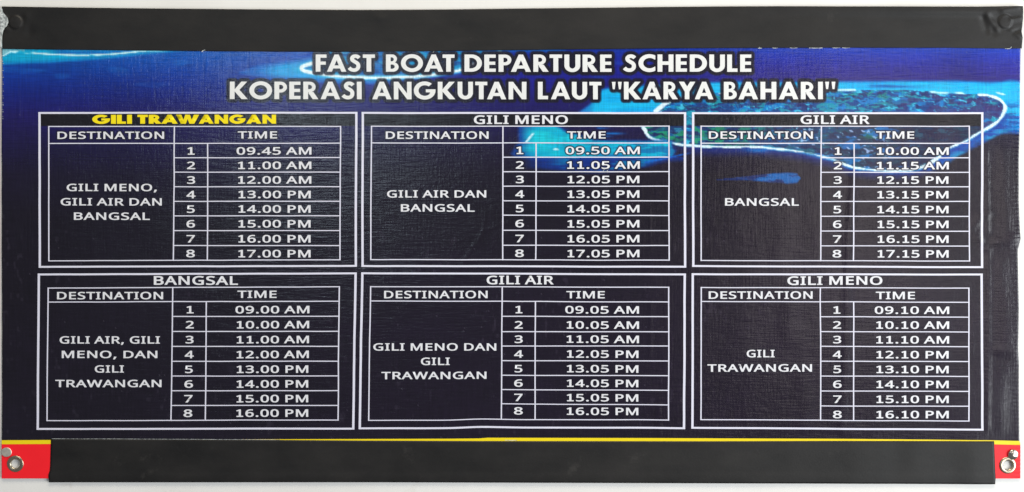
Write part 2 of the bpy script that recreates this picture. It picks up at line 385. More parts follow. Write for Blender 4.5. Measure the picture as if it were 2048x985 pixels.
# ------------------------------------------------------------------ lettering
SANS = {
    'A': (895, '763,0 643,310 246,310 127,0 0,0 391,1004 504,1004 894,0;493,724 479,765 460,826 445,874 431,817 415,765 402,724 289,422 605,422'),
    'B': (910, '422,1000 536,994 631,975 705,945 758,899 790,835 801,752 799,714 791,680 779,648 763,619 741,594 715,572 684,554 650,540 611,531 611,524 651,515 689,503 725,487 756,467 783,442 805,412 822,376 831,333 835,284 830,227 816,175 793,130 761,90 721,58 673,33 618,15 556,4 487,0 136,0 136,1000;447,574 524,579 582,593 623,616 650,648 666,688 671,738 664,788 645,827 613,856 566,876 504,888 427,892 262,892 262,574;262,469 262,106 464,106 543,112 605,129 648,158 677,196 695,242 700,294 698,328 690,359 677,387 658,411 633,431 600,447 560,460 511,467 454,469'),
    'D': (1022, '937,510 930,404 909,310 875,228 827,159 768,102 696,57 613,26 519,6 415,0 136,0 136,1000 444,1000 540,994 628,975 706,944 774,901 831,846 877,779 910,701 930,611;804,506 799,589 784,662 760,724 726,776 683,818 631,851 570,874 502,888 426,892 262,892 262,108 398,108 522,119 623,152 702,208 759,286 793,385'),
    'E': (779, '695,0 136,0 136,1000 695,1000 695,889 262,889 262,577 669,577 669,468 262,468 262,111 695,111'),
    'G': (1020, '570,528 916,528 916,38 862,22 807,9 752,-1 695,-8 632,-13 564,-14 466,-7 379,14 303,48 237,96 183,155 141,226 110,308 92,399 85,500 92,600 113,690 147,772 194,843 253,902 324,950 407,986 500,1007 604,1014 659,1012 712,1007 763,999 811,987 858,972 902,955 854,846 817,861 777,875 735,887 690,896 644,901 597,903 521,898 453,882 392,854 340,817 296,771 262,715 237,651 222,579 217,500 221,424 234,353 256,289 286,233 327,185 377,146 438,118 510,101 594,95 636,96 673,98 706,102 736,107 764,113 790,119 790,416 570,416'),
    'I': (475, '417,0 56,0 56,73 174,99 174,899 56,927 56,1000 417,1000 417,927 300,899 300,99 417,73'),
    'L': (734, '136,0 136,1000 262,1000 262,112 699,112 699,0'),
    'M': (1270, '577,0 248,877 242,877 247,805 251,711 252,606 252,0 136,0 136,1000 322,1000 630,181 636,181 950,1000 1134,1000 1134,0 1010,0 1010,615 1011,712 1015,803 1020,875 1014,875 681,0'),
    'N': (1064, '929,0 782,0 246,831 241,831 246,754 250,660 252,559 252,0 136,0 136,1000 282,1000 815,172 821,172 817,239 813,338 811,436 811,1000 929,1000'),
    'O': (1094, '1008,501 1005,426 995,356 979,291 956,230 927,176 891,127 850,85 802,50 747,22 687,2 620,-10 548,-14 473,-10 404,2 343,23 289,51 240,86 199,128 164,176 135,231 113,291 98,357 89,428 85,503 91,601 108,691 136,772 175,843 226,902 289,951 364,987 450,1008 549,1015 644,1008 728,987 801,952 864,903 915,844 956,772 985,691 1003,601;218,501 222,421 234,349 254,284 281,228 317,182 362,144 415,117 477,101 548,95 619,101 681,117 733,144 777,182 813,228 840,284 860,349 871,421 875,501 867,618 840,717 797,798 735,857 652,893 549,905 478,899 415,883 362,856 317,820 281,773 254,718 234,654 222,581'),
    'P': (847, '401,1000 519,991 615,966 686,923 736,865 766,792 776,706 774,665 767,626 756,588 739,551 717,517 689,486 655,458 614,435 566,415 511,401 448,392 377,389 262,389 262,0 136,0 136,1000;389,892 262,892 262,497 363,497 423,499 475,506 521,518 559,534 591,555 615,583 632,616 642,655 646,700 639,759 618,807 584,845 535,871 470,887'),
    'R': (871, '412,1000 490,996 558,986 617,968 666,944 706,912 737,874 758,828 772,776 776,716 773,665 763,621 746,583 725,550 700,521 672,498 641,478 609,462 576,448 850,0 703,0 461,413 262,413 262,0 136,0 136,1000;405,891 262,891 262,520 412,520 486,525 545,541 590,568 621,605 639,653 646,710 643,751 634,786 620,815 599,839 573,858 541,873 502,883 457,889'),
    'S': (769, '703,268 698,211 684,160 660,116 627,77 585,45 536,20 479,1 416,-10 346,-14 309,-13 273,-12 239,-8 206,-4 175,1 146,8 119,15 94,24 71,34 71,154 108,140 150,126 197,113 247,103 299,97 352,95 398,97 440,104 476,115 507,130 532,148 552,171 566,197 574,225 577,256 575,287 568,315 556,339 539,361 515,382 484,401 445,421 398,441 342,462 301,478 263,495 229,513 199,532 172,553 148,576 129,600 113,627 100,655 91,687 86,721 84,759 89,810 102,855 125,896 155,931 193,960 237,983 288,1000 343,1011 403,1014 457,1012 507,1007 555,999 599,987 641,974 679,958 640,850 604,864 567,877 527,888 486,897 444,902 401,903 361,901 326,895 296,885 270,871 249,854 232,834 221,811 214,785 211,758 214,726 221,698 232,674 249,652 272,632 301,613 337,595 379,576 430,556 486,534 535,511 579,487 616,460 647,431 672,398 689,360 700,317'),
    'T': (779, '452,0 326,0 326,889 14,889 14,1000 763,1000 763,889 452,889'),
    'W': (1303, '1284,1000 1018,0 891,0 696,655 679,716 664,775 652,823 646,853 641,823 630,775 616,715 598,651 409,0 282,0 17,1000 148,1000 304,389 319,326 333,264 343,206 352,151 361,209 373,270 388,333 405,396 581,1000 711,1000 895,392 913,327 929,263 940,204 950,151 961,225 978,305 999,391 1153,1000'),
    '0': (801, '732,501 730,423 724,351 714,284 700,224 680,170 656,123 627,82 592,48 553,21 507,2 456,-10 399,-14 329,-7 267,13 214,48 169,95 132,154 104,225 85,307 73,399 69,501 72,604 83,697 102,779 128,849 163,908 207,954 261,988 325,1009 399,1015 470,1009 532,988 585,954 631,908 668,849 696,779 716,697 728,604;192,501 194,415 201,339 212,273 229,217 250,172 278,137 312,111 352,96 399,91 446,96 487,111 520,136 548,171 570,216 587,272 599,339 606,415 608,501 606,588 599,664 587,729 570,784 548,830 520,865 487,890 446,905 399,910 352,905 312,890 278,865 250,830 229,784 212,729 201,664 194,588'),
    '1': (801, '497,0 377,0 377,699 377,768 380,820 382,871 342,833 296,794 189,707 125,790 395,1000 497,1000'),
    '2': (801, '728,0 67,0 67,102 329,367 377,415 419,460 457,501 488,540 514,579 535,617 550,656 559,697 562,741 556,792 540,833 513,866 477,890 434,904 385,909 339,906 296,898 257,884 220,865 182,841 144,814 78,896 105,918 134,938 165,957 197,973 231,987 267,999 305,1007 344,1012 385,1014 445,1010 498,1000 546,982 588,957 622,927 651,890 671,848 684,800 688,748 684,697 673,648 655,601 631,555 601,510 566,466 525,420 481,373 431,324 223,118 223,112 728,112'),
    '3': (801, '690,766 688,723 679,685 665,650 646,619 622,593 593,570 560,552 523,537 483,527 483,521 557,506 616,481 662,445 695,400 715,346 721,284 717,229 703,177 681,130 649,88 607,52 555,24 493,3 421,-10 338,-14 286,-13 238,-9 192,-2 148,8 105,22 63,41 63,155 106,136 151,120 199,107 247,97 293,92 339,90 420,95 485,113 533,142 566,182 586,230 592,287 589,326 578,360 560,389 534,412 502,431 464,445 419,455 368,462 312,464 216,464 216,569 314,569 366,571 412,579 452,592 486,610 514,633 536,659 552,689 561,722 564,758 559,803 543,840 515,870 479,893 434,906 382,910 348,909 316,906 286,900 257,892 231,882 205,870 180,857 155,842 130,826 69,910 107,937 151,961 201,983 256,1000 316,1011 381,1014 477,1006 554,983 614,944 657,893 682,834'),
    '4': (801, '773,227 627,227 627,0 508,0 508,227 29,227 29,332 500,1006 627,1006 627,338 773,338;508,653 509,719 511,776 513,827 515,874 510,874 482,817 471,797 460,780 450,765 150,338 508,338'),
    '5': (801, '385,613 450,610 510,598 563,578 610,552 649,518 680,478 703,432 717,379 721,319 716,253 701,194 676,141 642,95 600,56 548,26 489,4 422,-10 347,-14 297,-12 249,-8 202,0 160,11 121,24 88,41 88,157 124,138 165,122 211,109 258,99 304,93 349,91 396,94 439,101 478,114 512,132 541,156 564,186 582,221 592,261 595,307 589,367 568,417 535,457 487,486 424,504 345,510 317,509 287,507 255,503 174,489 112,528 150,1000 651,1000 651,888 255,888 231,598 296,608 324,611 353,613'),
    '6': (801, '77,427 78,485 82,542 89,598 99,653 113,706 130,757 152,805 179,849 211,890 249,926 293,956 342,981 399,999 463,1010 535,1014 600,1011 622,1009 642,1006 658,1001 658,896 641,901 622,906 602,909 580,911 559,913 538,913 477,910 423,899 377,881 337,857 303,827 275,793 253,754 235,711 221,664 211,614 204,562 200,508 209,508 224,530 242,550 262,569 285,585 311,599 340,611 372,619 407,624 445,626 501,622 552,610 597,590 638,563 671,528 699,487 719,438 731,383 735,322 731,256 718,196 696,143 666,96 630,58 586,27 536,4 480,-9 417,-14 371,-11 326,-2 284,13 245,33 209,61 176,94 147,133 123,179 103,232 89,291 80,356;416,90 471,96 519,115 559,146 589,191 607,250 613,322 608,381 592,432 565,473 528,505 479,523 420,529 378,526 340,517 305,502 275,482 250,459 229,433 214,404 205,376 202,346 203,315 208,285 215,255 225,226 239,198 256,172 275,149 298,129 323,112 351,100 382,92'),
    '7': (801, '190,0 601,888 62,888 62,1000 732,1000 732,905 326,0'),
    '8': (801, '399,1014 456,1011 507,1002 555,987 596,966 631,939 660,906 682,868 695,824 699,775 696,736 687,701 673,669 654,641 631,614 604,590 574,568 542,548 508,529 548,509 586,487 620,463 652,437 679,408 701,377 718,342 728,303 731,259 727,206 713,157 690,114 660,77 622,45 576,20 524,1 467,-10 403,-14 335,-10 274,0 221,18 175,43 137,73 107,110 86,153 73,201 69,255 72,299 81,338 97,374 119,406 144,435 174,461 206,484 240,504 276,522 244,542 215,563 187,586 162,611 141,638 124,668 111,701 103,737 101,776 105,825 118,868 140,905 169,938 205,965 246,986 293,1002 344,1011;189,254 195,208 212,167 241,132 282,106 335,89 401,84 463,89 515,106 557,132 587,168 605,210 611,258 608,289 599,318 585,344 565,368 541,390 512,410 479,429 442,447 401,464 378,472 339,454 305,435 275,415 249,393 228,370 211,345 199,317 191,287;398,915 349,910 307,898 271,877 243,849 227,813 221,770 224,738 232,709 246,683 264,661 286,641 312,624 341,608 372,592 405,577 436,592 465,607 492,623 516,641 537,662 554,684 567,710 574,738 577,770 572,813 555,849 528,877 492,898 448,910'),
    '9': (801, '728,573 727,516 723,459 716,403 707,347 693,294 675,243 653,195 626,151 594,110 556,74 512,44 462,19 405,1 341,-10 269,-14 204,-11 181,-8 160,-4 143,0 143,105 161,100 180,95 202,92 224,89 245,87 266,87 328,90 382,101 428,119 467,143 501,172 529,207 552,245 570,288 584,335 594,385 600,437 604,490 595,490 580,469 562,450 542,431 519,415 493,401 464,389 432,381 396,376 357,374 302,378 252,390 207,410 166,437 133,471 106,513 86,561 74,615 70,676 74,743 88,803 110,857 140,904 177,942 221,973 272,996 328,1009 389,1014 436,1011 480,1002 522,987 562,965 598,938 630,905 659,865 683,819 702,768 717,709 725,644;389,910 335,904 288,885 247,853 216,808 198,750 192,678 197,618 213,567 239,526 276,495 324,477 384,471 427,474 465,483 500,498 530,518 556,541 576,567 592,596 601,624 604,654 602,684 598,714 590,744 580,774 567,802 550,828 531,851 509,871 483,888 455,900 423,908'),
    '.': (375, '101,76 104,107 112,131 126,148 144,160 164,167 186,169 209,167 230,160 249,148 263,131 272,107 275,76 272,45 263,21 249,3 230,-10 209,-17 186,-20 164,-17 144,-10 126,3 112,21 104,45'),
    ',': (375, '269,147 260,113 249,78 237,41 194,-74 148,-181 57,-181 85,-67 109,54 127,162 259,162'),
}
SANS['1'] = (800, '170,0 690,0 690,108 492,108 492,1000 392,1000 150,862 200,772 366,862 366,108 170,108')

def parse(s):
    return [np.array([[float(v) for v in p.split(',')] for p in c.split()]) for c in s.split(';')]

def area2(p):
    q = np.roll(p, -1, 0)
    return float(np.sum(p[:, 0] * q[:, 1] - q[:, 0] * p[:, 1]))

def embolden(cons, dx, dy):
    """push every outline outwards along its normal (outer contours are the big ones)"""
    outer_sign = np.sign(area2(max(cons, key=lambda c: abs(area2(c)))))
    res = []
    for p in cons:
        a, b = np.roll(p, 1, 0), np.roll(p, -1, 0)
        d0 = p - a; d1 = b - p
        d0 /= np.linalg.norm(d0, axis=1, keepdims=True) + 1e-9
        d1 /= np.linalg.norm(d1, axis=1, keepdims=True) + 1e-9
        n0 = np.stack([d0[:, 1], -d0[:, 0]], 1); n1 = np.stack([d1[:, 1], -d1[:, 0]], 1)
        n = n0 + n1
        den = np.maximum(np.sum(n * n0, 1, keepdims=True), 0.45)
        n = n / den * outer_sign
        res.append(p + n * np.array([dx, dy]))
    return res

def densify(p, step):
    out = []
    for a, b in zip(p, np.roll(p, -1, 0)):
        k = max(1, int(math.ceil(np.linalg.norm(b - a) / step)))
        for i in range(k):
            out.append(a + (b - a) * i / k)
    return np.array(out)

def winding(px, py, cons):
    w = np.zeros(px.shape, int)
    for p in cons:
        for (x0, y0), (x1, y1) in zip(p, np.roll(p, -1, 0)):
            cr = (x1 - x0) * (py - y0) - (px - x0) * (y1 - y0)
            w += ((y0 <= py) & (y1 > py) & (cr > 0)).astype(int)
            w -= ((y0 > py) & (y1 <= py) & (cr < 0)).astype(int)
    return w

def tessellate(cons, step, fill=None):
    vs, es = [], []
    for p in cons:
        q = densify(p, step); n0 = len(vs)
        vs += [Vector((float(x), float(y))) for x, y in q]
        es += [(n0 + i, n0 + (i + 1) % len(q)) for i in range(len(q))]
    if fill:
        A = np.vstack(cons)
        gx, gy = np.meshgrid(np.arange(A[:, 0].min(), A[:, 0].max(), fill), np.arange(A[:, 1].min(), A[:, 1].max(), fill))
        gx = gx.ravel() + 7.3; gy = gy.ravel() + 5.1
        ok = winding(gx, gy, cons) != 0
        vs += [Vector((float(x), float(y))) for x, y in zip(gx[ok], gy[ok])]
    v, e, f, _, _, _ = delaunay_2d_cdt(vs, es, [], 0, 0.5)
    v = np.array([tuple(x) for x in v]); f = np.array([t for t in f if len(t) == 3])
    c = v[f].mean(1)
    f = f[winding(c[:, 0], c[:, 1], cons) != 0]
    t = v[f]
    ar = (t[:, 1, 0] - t[:, 0, 0]) * (t[:, 2, 1] - t[:, 0, 1]) - (t[:, 2, 0] - t[:, 0, 0]) * (t[:, 1, 1] - t[:, 0, 1])
    f = np.where((ar > 0)[:, None], f[:, ::-1], f)        # consistent facing
    used = np.unique(f); remap = -np.ones(len(v), int); remap[used] = np.arange(len(used))
    return v[used], remap[f], cons

class Font:
    def __init__(self, adv, cons, space, kern=None, bold=0):
        self.bold = bold
        self.adv, self.cons, self.space, self.kern = adv, cons, space, kern or {}
        self.cache = {}
    def glyph(self, ch, step, fill):
        k = (ch, step, fill)
        if k not in self.cache:
            self.cache[k] = tessellate(self.cons[ch], step, fill)
        return self.cache[k]

def sans_font(dx, dy, track, space):
    adv, cons = {}, {}
    for ch, (a, s) in SANS.items():
        adv[ch] = a + track
        cons[ch] = embolden(parse(s), dx, dy)
    return Font(adv, cons, space, None, dy)

TEXT = sans_font(32, 26, 62, 360)
HEAD = sans_font(37, 29, 66, 360)

# geometric bold capitals of the title, drawn from scratch
def _norm(p, ccw=True):
    p = np.array(p, float)
    return p if (area2(p) > 0) == ccw else p[::-1]
def _rect(x0, y0, x1, y1): return _norm([(x0, y0), (x1, y0), (x1, y1), (x0, y1)])
def _arc(cx, cy, rx, ry, a0, a1, n=18):
    t = np.radians(np.linspace(a0, a1, n))
    return [(cx + rx * math.cos(k), cy + ry * math.sin(k)) for k in t]
def _dee(x0, y0, y1, xc, rx, ccw=True):
    return _norm([(x0, y0)] + _arc(xc, (y0 + y1) / 2, rx, (y1 - y0) / 2, -90, 90) + [(x0, y1)], ccw)
def _ribbon(pts, w):
    p = spline(pts, 6)
    d = np.gradient(p, axis=0); d /= np.linalg.norm(d, axis=1, keepdims=True)
    n = np.stack([-d[:, 1], d[:, 0]], 1) * w / 2
    return _norm(np.vstack([p + n, (p - n)[::-1]]))
_S = 256
GEO = {
    'F': (570, [_norm([(0, 0), (_S, 0), (_S, 400), (520, 400), (520, 595), (_S, 595), (_S, 798), (555, 798), (555, 1000), (0, 1000)])]),
    'E': (590, [_norm([(0, 0), (565, 0), (565, 200), (_S, 200), (_S, 402), (545, 402), (545, 596), (_S, 596), (_S, 800), (565, 800), (565, 1000), (0, 1000)])]),
    'T': (620, [_norm([(182, 0), (438, 0), (438, 790), (620, 790), (620, 1000), (0, 1000), (0, 790), (182, 790)])]),
    'L': (540, [_norm([(0, 0), (525, 0), (525, 208), (_S, 208), (_S, 1000), (0, 1000)])]),
    'I': (_S, [_rect(0, 0, _S, 1000)]),
    'H': (790, [_norm([(0, 0), (_S, 0), (_S, 395), (534, 395), (534, 0), (790, 0), (790, 1000), (534, 1000), (534, 605), (_S, 605), (_S, 1000), (0, 1000)])]),
    'N': (900, [_rect(0, 0, 248, 1000), _rect(652, 0, 900, 1000), _norm([(0, 1000), (240, 1000), (900, 0), (660, 0)])]),
    'A': (985, [_norm([(0, 0), (266, 0), (333, 185), (652, 185), (719, 0), (985, 0), (606, 1000), (379, 1000)]),
                _norm([(402, 375), (583, 375), (492, 655)], False)]),
    'K': (890, [_rect(0, 0, _S, 1000), _norm([(200, 520), (560, 1000), (870, 1000), (492, 528), (895, 0), (572, 0), (200, 480)])]),
    'P': (630, [_rect(0, 0, _S, 1000), _dee(0, 372, 1000, 315, 315), _dee(_S, 562, 808, 305, 122, False)]),
    'R': (745, [_rect(0, 0, _S, 1000), _dee(0, 392, 1000, 315, 308), _dee(_S, 578, 810, 305, 118, False),
                _norm([(256, 392), (290, 420), (505, 420), (765, 0), (462, 0), (256, 330)])]),
    'B': (655, [_rect(0, 0, _S, 1000), _dee(0, 480, 1000, 320, 250), _dee(0, 0, 560, 360, 292),
                _dee(_S, 605, 820, 292, 96, False), _dee(_S, 180, 412, 315, 120, False)]),
    'D': (855, [_dee(0, 0, 1000, 345, 510), _dee(_S, 205, 795, 325, 275, False)]),
    'O': (1120, [_norm(_arc(560, 500, 560, 518, 0, 350, 36)), _norm(_arc(560, 500, 302, 292, 0, 350, 30), False)]),
    'C': (830, [_norm(_arc(540, 500, 540, 518, 57, 303, 30) + [(830, 320)] + _arc(552, 500, 300, 290, 308, 52, 24) + [(830, 680)])]),
    'G': (1090, [_norm(_arc(545, 500, 545, 518, 47, 360, 36) + [(1088, 575), (590, 575), (590, 392), (800, 392)]
                       + _arc(552, 500, 296, 290, 320, 50, 24))]),
    'U': (780, [_norm([(0, 1000), (0, 375)] + _arc(390, 372, 390, 386, 184, 356, 20) + [(780, 375), (780, 1000), (524, 1000), (524, 380)]
                      + _arc(390, 372, 134, 172, -4, -176, 14) + [(256, 380), (256, 1000)])]),
    'S': (640, [_ribbon([(562, 785), (485, 868), (385, 900), (268, 872), (206, 776), (236, 668), (350, 575), (464, 490),
                         (518, 378), (502, 228), (408, 122), (275, 100), (150, 146), (55, 240)], 218)]),
    'Y': (880, [_norm([(0, 1000), (292, 1000), (440, 735), (588, 1000), (880, 1000), (568, 430), (568, 0), (312, 0), (312, 430)])]),
    '"': (520, [_norm([(0, 1000), (212, 1000), (166, 570), (48, 570)]), _norm([(308, 1000), (520, 1000), (474, 570), (356, 570)])]),
}
_k = {'FA': -110, 'AT': -150, 'TA': -130, 'PA': -140, 'YA': -150, 'RY': -60, 'LA': 10, 'RT': -60, 'TU': 0, 'AU': -30,
      'AS': -30, 'BA': -40, 'KA': -20, 'KU': 0, 'HA': 0, 'OA': -60, 'KO': -40, 'OP': 0, 'AR': 0, 'LE': 0, 'KA': -40}
TITLE = Font({c: a + 88 for c, (a, _) in GEO.items()}, {c: embolden(p, -12, -7) for c, (_, p) in GEO.items()}, 330, _k)

GEO['W'] = (1430, [_norm([(300, 0), (575, 0), (715, 560), (855, 0), (1130, 0), (1430, 1000), (1150, 1000), (985, 395), (840, 1000), (590, 1000), (445, 395), (280, 1000), (0, 1000)])])
FAT = Font({c: GEO[c][0] + 120 for c in 'GILTRAWN'}, {c: embolden(GEO[c][1], 30, 30) for c in 'GILTRAWN'}, 330, {'AW': -150, 'RA': -40, 'AN': 30, 'NG': 20, 'GA': 10}, 30)

OUTLINES = {'title': [], 'text': []}        # where the printed dark edge goes round the letters

class Build:
    """collects pieces of one printed mesh in drawing coordinates"""
    def __init__(self):
        self.v, self.f, self.z, self.n = [], [], [], 0
    def add(self, xy, f, z):
        self.v.append(np.asarray(xy, float)); self.f.append(np.asarray(f) + self.n)
        self.z.append(np.full(len(xy), z)); self.n += len(xy)
    def text(self, s, font, x0, x1, ycap, ybase, step=330, fill=None, z=0.22, edge='text', slope=0.0):
        """fit the string between x0 and x1, caps between ycap and ybase"""
        pen = 0; items = []; lo = 1e9; hi = -1e9
        prev = ''
        for ch in s:
            if ch == ' ':
                pen += font.space; prev = ''; continue
            pen += font.kern.get(prev + ch, 0)
            A = np.vstack(font.cons[ch])
            items.append((ch, pen)); lo = min(lo, pen + A[:, 0].min()); hi = max(hi, pen + A[:, 0].max())
            pen += font.adv[ch]; prev = ch
        bold = font.bold
        sx = (x1 - x0) / (hi - lo); sy = (ybase - ycap) / (1000 + 2 * bold)
        def put(q, p):
            X = x0 + (q[:, 0] + p - lo) * sx
            Y = ybase - (q[:, 1] + bold) * sy + slope * (X - (x0 + x1) / 2)
            return np.stack([X, Y], 1)
        for ch, p in items:
            v, f, cons = font.glyph(ch, step, fill)
            self.add(put(v, p), f, z)
            OUTLINES[edge].append([put(c, p) for c in cons])
    def line(self, pts, w, z, step=5.0):
        pts = np.asarray(pts, float); out = []
        for a, b in zip(pts[:-1], pts[1:]):
            k = max(1, int(np.linalg.norm(b - a) / step))
            out += [a + (b - a) * i / k for i in range(k)]
        out.append(pts[-1]); p = np.array(out)
        d = np.gradient(p, axis=0); d /= np.linalg.norm(d, axis=1, keepdims=True)
        n = np.stack([-d[:, 1], d[:, 0]], 1) * w / 2
        n_ = len(p); i = np.arange(n_ - 1)
        wob = 0.35 * (vnoise(p[:, 0] / 40, p[:, 1] / 40, 3) - 0.5)[:, None]
        p = p + n / (w / 2) * wob
        self.add(np.vstack([p + n, p - n]), np.vstack([np.stack([i, i + 1, n_ + i + 1], 1), np.stack([i, n_ + i + 1, n_ + i], 1)]), z)
    def build(self, name, mat, parent):
        v = np.vstack(self.v); z = np.concatenate(self.z)
        px, py = bend(v[:, 0], v[:, 1])
        o = mesh_obj(name, world_pts(px, py, hsheet(px, py) + z), np.vstack(self.f), mat, parent)
        return o

def bend(px, py):
    """where a fold has taken up some of the print"""
    k = smooth(700, 880, py) * gauss(px - 965, 60)
    k2 = smooth(700, 880, py) * smooth(900, 968, px) * (1 - smooth(1250, 1420, px))
    dy = -1.6 * k - 1.2 * k2 + 1.0 * (fbm(px / 170, py / 140, 31, 2) - 0.5)
    dx = 1.2 * (fbm(px / 150 + 40, py / 120 + 9, 37, 2) - 0.5)
    return px + dx, py + dy

# ------------------------------------------------------------------ title
tb = Build()
for s, x0, x1 in (('FAST', 631, 750), ('BOAT', 772, 909), ('DEPARTURE', 929, 1223.5), ('SCHEDULE', 1246, 1503)):
    tb.text(s, TITLE, x0, x1, 109, 144, 150, 150, edge='title')
for s, x0, x1 in (('KOPERASI', 460, 723), ('ANGKUTAN', 744, 1053), ('LAUT', 1076, 1203), ('"KARYA', 1224, 1427), ('BAHARI"', 1448, 1671)):
    tb.text(s, TITLE, x0, x1, 163.5, 199, 150, 150, edge='title')
tb.build('title_lettering', M_title, banner)

# ------------------------------------------------------------------ the six timetables
def two(v): return v if isinstance(v, tuple) else (v, v)
TABLES = [
 dict(x=[(78, 79), (96.5, 97), (349, 346), (415.5, 414), (680.5, 680), (712, 711.5)],
      y=[(226, 226), (253, 253.3), (287, 287), (315.7, 315.7), (344.7, 344.7), (373.9, 373.9), (403, 403), (432.2, 432), (461.8, 461.5), (491.7, 491.4), (522.4, 519.6), (534.3, 532)],
      head=('GILI TRAWANGAN', None), dest=(114, 328, 263.5, 278), time=(475.7, 553.8, 263, 277.3),
      num=(382, 380.4), tm=(473, 622.5), slope=0, top=294.5,
      rows=['09.45 AM', '11.00 AM', '12.00 AM', '13.00 PM', '14.00 PM', '15.00 PM', '16.00 PM', '17.00 PM'],
      to=[('GILI MENO,', 132.5, 313, 368, 382.7), ('GILI AIR DAN', 120.5, 323, 396.7, 411.5), ('BANGSAL', 147, 299, 425.5, 440.3)]),
 dict(x=[(725, 725), (742.5, 741.5), (1006, 1005), (1072.4, 1071.3), (1338, 1338.6), (1370, 1370.5)],
      y=[(226, 226.5), (252.7, 252.7), (286.2, 286.2), (314.8, 314.8), (344, 344), (373, 373), (402.3, 402.3), (430.7, 431.8), (460.6, 462), (490.4, 491.8), (519.4, 521), (532.3, 534)],
      head=('GILI MENO', 947.6, 1135.7, 231, 248.3), dest=(771, 977, 263, 277.8), time=(1134, 1211, 263, 277.3),
      num=(1039.5, 1038.7), tm=(1131, 1279.5), slope=0, top=294.5,
      rows=['09.50 AM', '11.05 AM', '12.05 PM', '13.05 PM', '14.05 PM', '15.05 PM', '16.05 PM', '17.05 PM'],
      to=[('GILI AIR DAN', 774, 972.3, 381, 395.7), ('BANGSAL', 801.7, 949, 409, 424)]),
 dict(x=[(1386.3, 1387), (1402.3, 1402.7), (1643, 1641.5), (1709, 1707), (1938.7, 1939.5), (1964.8, 1964.5)],
      y=[(226.6, 226.6), (252.7, 252.7), (286.7, 286.7), (315.8, 315.8), (345, 345), (374, 374), (403.4, 403.4), (433, 433.3), (462.2, 463), (491.8, 492.6), (521.4, 522.6), (532.5, 535)],
      head=('GILI AIR', 1601.5, 1740, 231, 248.3), dest=(1417.7, 1626, 263, 277.8), time=(1752.8, 1829, 263, 277.5),
      num=(1676.5, 1674), tm=(1751, 1897.6), slope=0, top=294.5,
      rows=['10.00 AM', '11.15 AM', '12.15 PM', '13.15 PM', '14.15 PM', '15.15 PM', '16.15 PM', '17.15 PM'],
      to=[('BANGSAL', 1450.4, 1598, 396.7, 411.8)]),
 dict(x=[(77, 74.3), (95.7, 92.8), (345.3, 341.3), (413, 410), (678.7, 675.7), (711, 706.3)],
      y=[(549.6, 547), (577, 573.6), (605, 602.6), (634.5, 632.7), (664.3, 663), (693.8, 693.2), (723.6, 723), (753.2, 752.6), (782.7, 782.2), (812, 811.7), (842.2, 840.8), (858.8, 858)],
      head=('BANGSAL', 307, 475.7, 552.7, 570.3), dest=(113, 325.6, 584.5, 599.3), time=(474.7, 553, 581.7, 596.3),
      num=(379.5, 375.5), tm=(471.5, 619.5), slope=-0.004, top=611.7,
      rows=['09.00 AM', '10.00 AM', '11.00 AM', '12.00 AM', '13.00 PM', '14.00 PM', '15.00 PM', '16.00 PM'],
      to=[('GILI AIR, GILI', 118.5, 319, 673.3, 688), ('MENO, DAN', 123, 314, 702.3, 717), ('GILI', 189, 247, 731.5, 746), ('TRAWANGAN', 110, 322.4, 760.5, 775.2)]),
 dict(x=[(724.5, 719.3), (741.5, 737), (1004.3, 1002.7), (1070.8, 1070), (1338, 1337), (1370, 1368)],
      y=[(546.8, 549.3), (573.6, 575), (602.3, 604.5), (633, 633.8), (664, 664), (693, 692.3), (722, 722.3), (751.3, 752), (780.3, 781.5), (809, 811), (841.5, 841.5), (857.5, 857.5)],
      head=('GILI AIR', 973, 1107.6, 552, 569.3), dest=(768, 975, 582, 597), time=(1133, 1210, 582.5, 597),
      num=(1037.6, 1036.6), tm=(1131, 1278.5), slope=0.004, top=612.3,
      rows=['09.05 AM', '10.05 AM', '11.05 AM', '12.05 PM', '13.05 PM', '14.05 PM', '15.05 PM', '16.05 PM'],
      to=[('GILI MENO DAN', 746.8, 992.6, 687.3, 702), ('GILI', 841.8, 899.4, 716, 731), ('TRAWANGAN', 763, 973, 744.5, 759.3)]),
 dict(x=[(1386, 1385), (1403, 1402), (1641.3, 1642), (1707.7, 1708), (1938, 1938.6), (1963.5, 1965.3)],
      y=[(548.8, 549.6), (575.3, 576.8), (603.2, 605.2), (633.2, 635), (663.5, 664.6), (693, 694), (722.8, 723.8), (752.3, 753.5), (782, 783.3), (812, 813), (839.8, 842.8), (856.3, 860)],
      head=('GILI MENO', 1575, 1765, 553, 570.3), dest=(1417.7, 1626, 583, 598), time=(1751.7, 1830, 584, 599),
      num=(1674.3, 1675.4), tm=(1749.5, 1898.5), slope=0.002, top=613.5,
      rows=['09.10 AM', '10.10 AM', '11.10 AM', '12.10 PM', '13.10 PM', '14.10 PM', '15.10 PM', '16.10 PM'],
      to=[('GILI', 1494, 1550, 700.3, 715.3), ('TRAWANGAN', 1415, 1624.4, 729, 744)]),
]
TAB_LABELS = ['timetable with a yellow heading, top row', 'timetable crossed by a bright cyan lagoon, top row', 'timetable crossed by a white beach line, top row',
              'plain dark timetable below the yellow headed one', 'plain dark timetable, middle of the bottom row', 'plain dark timetable beside the loose edge, bottom row']

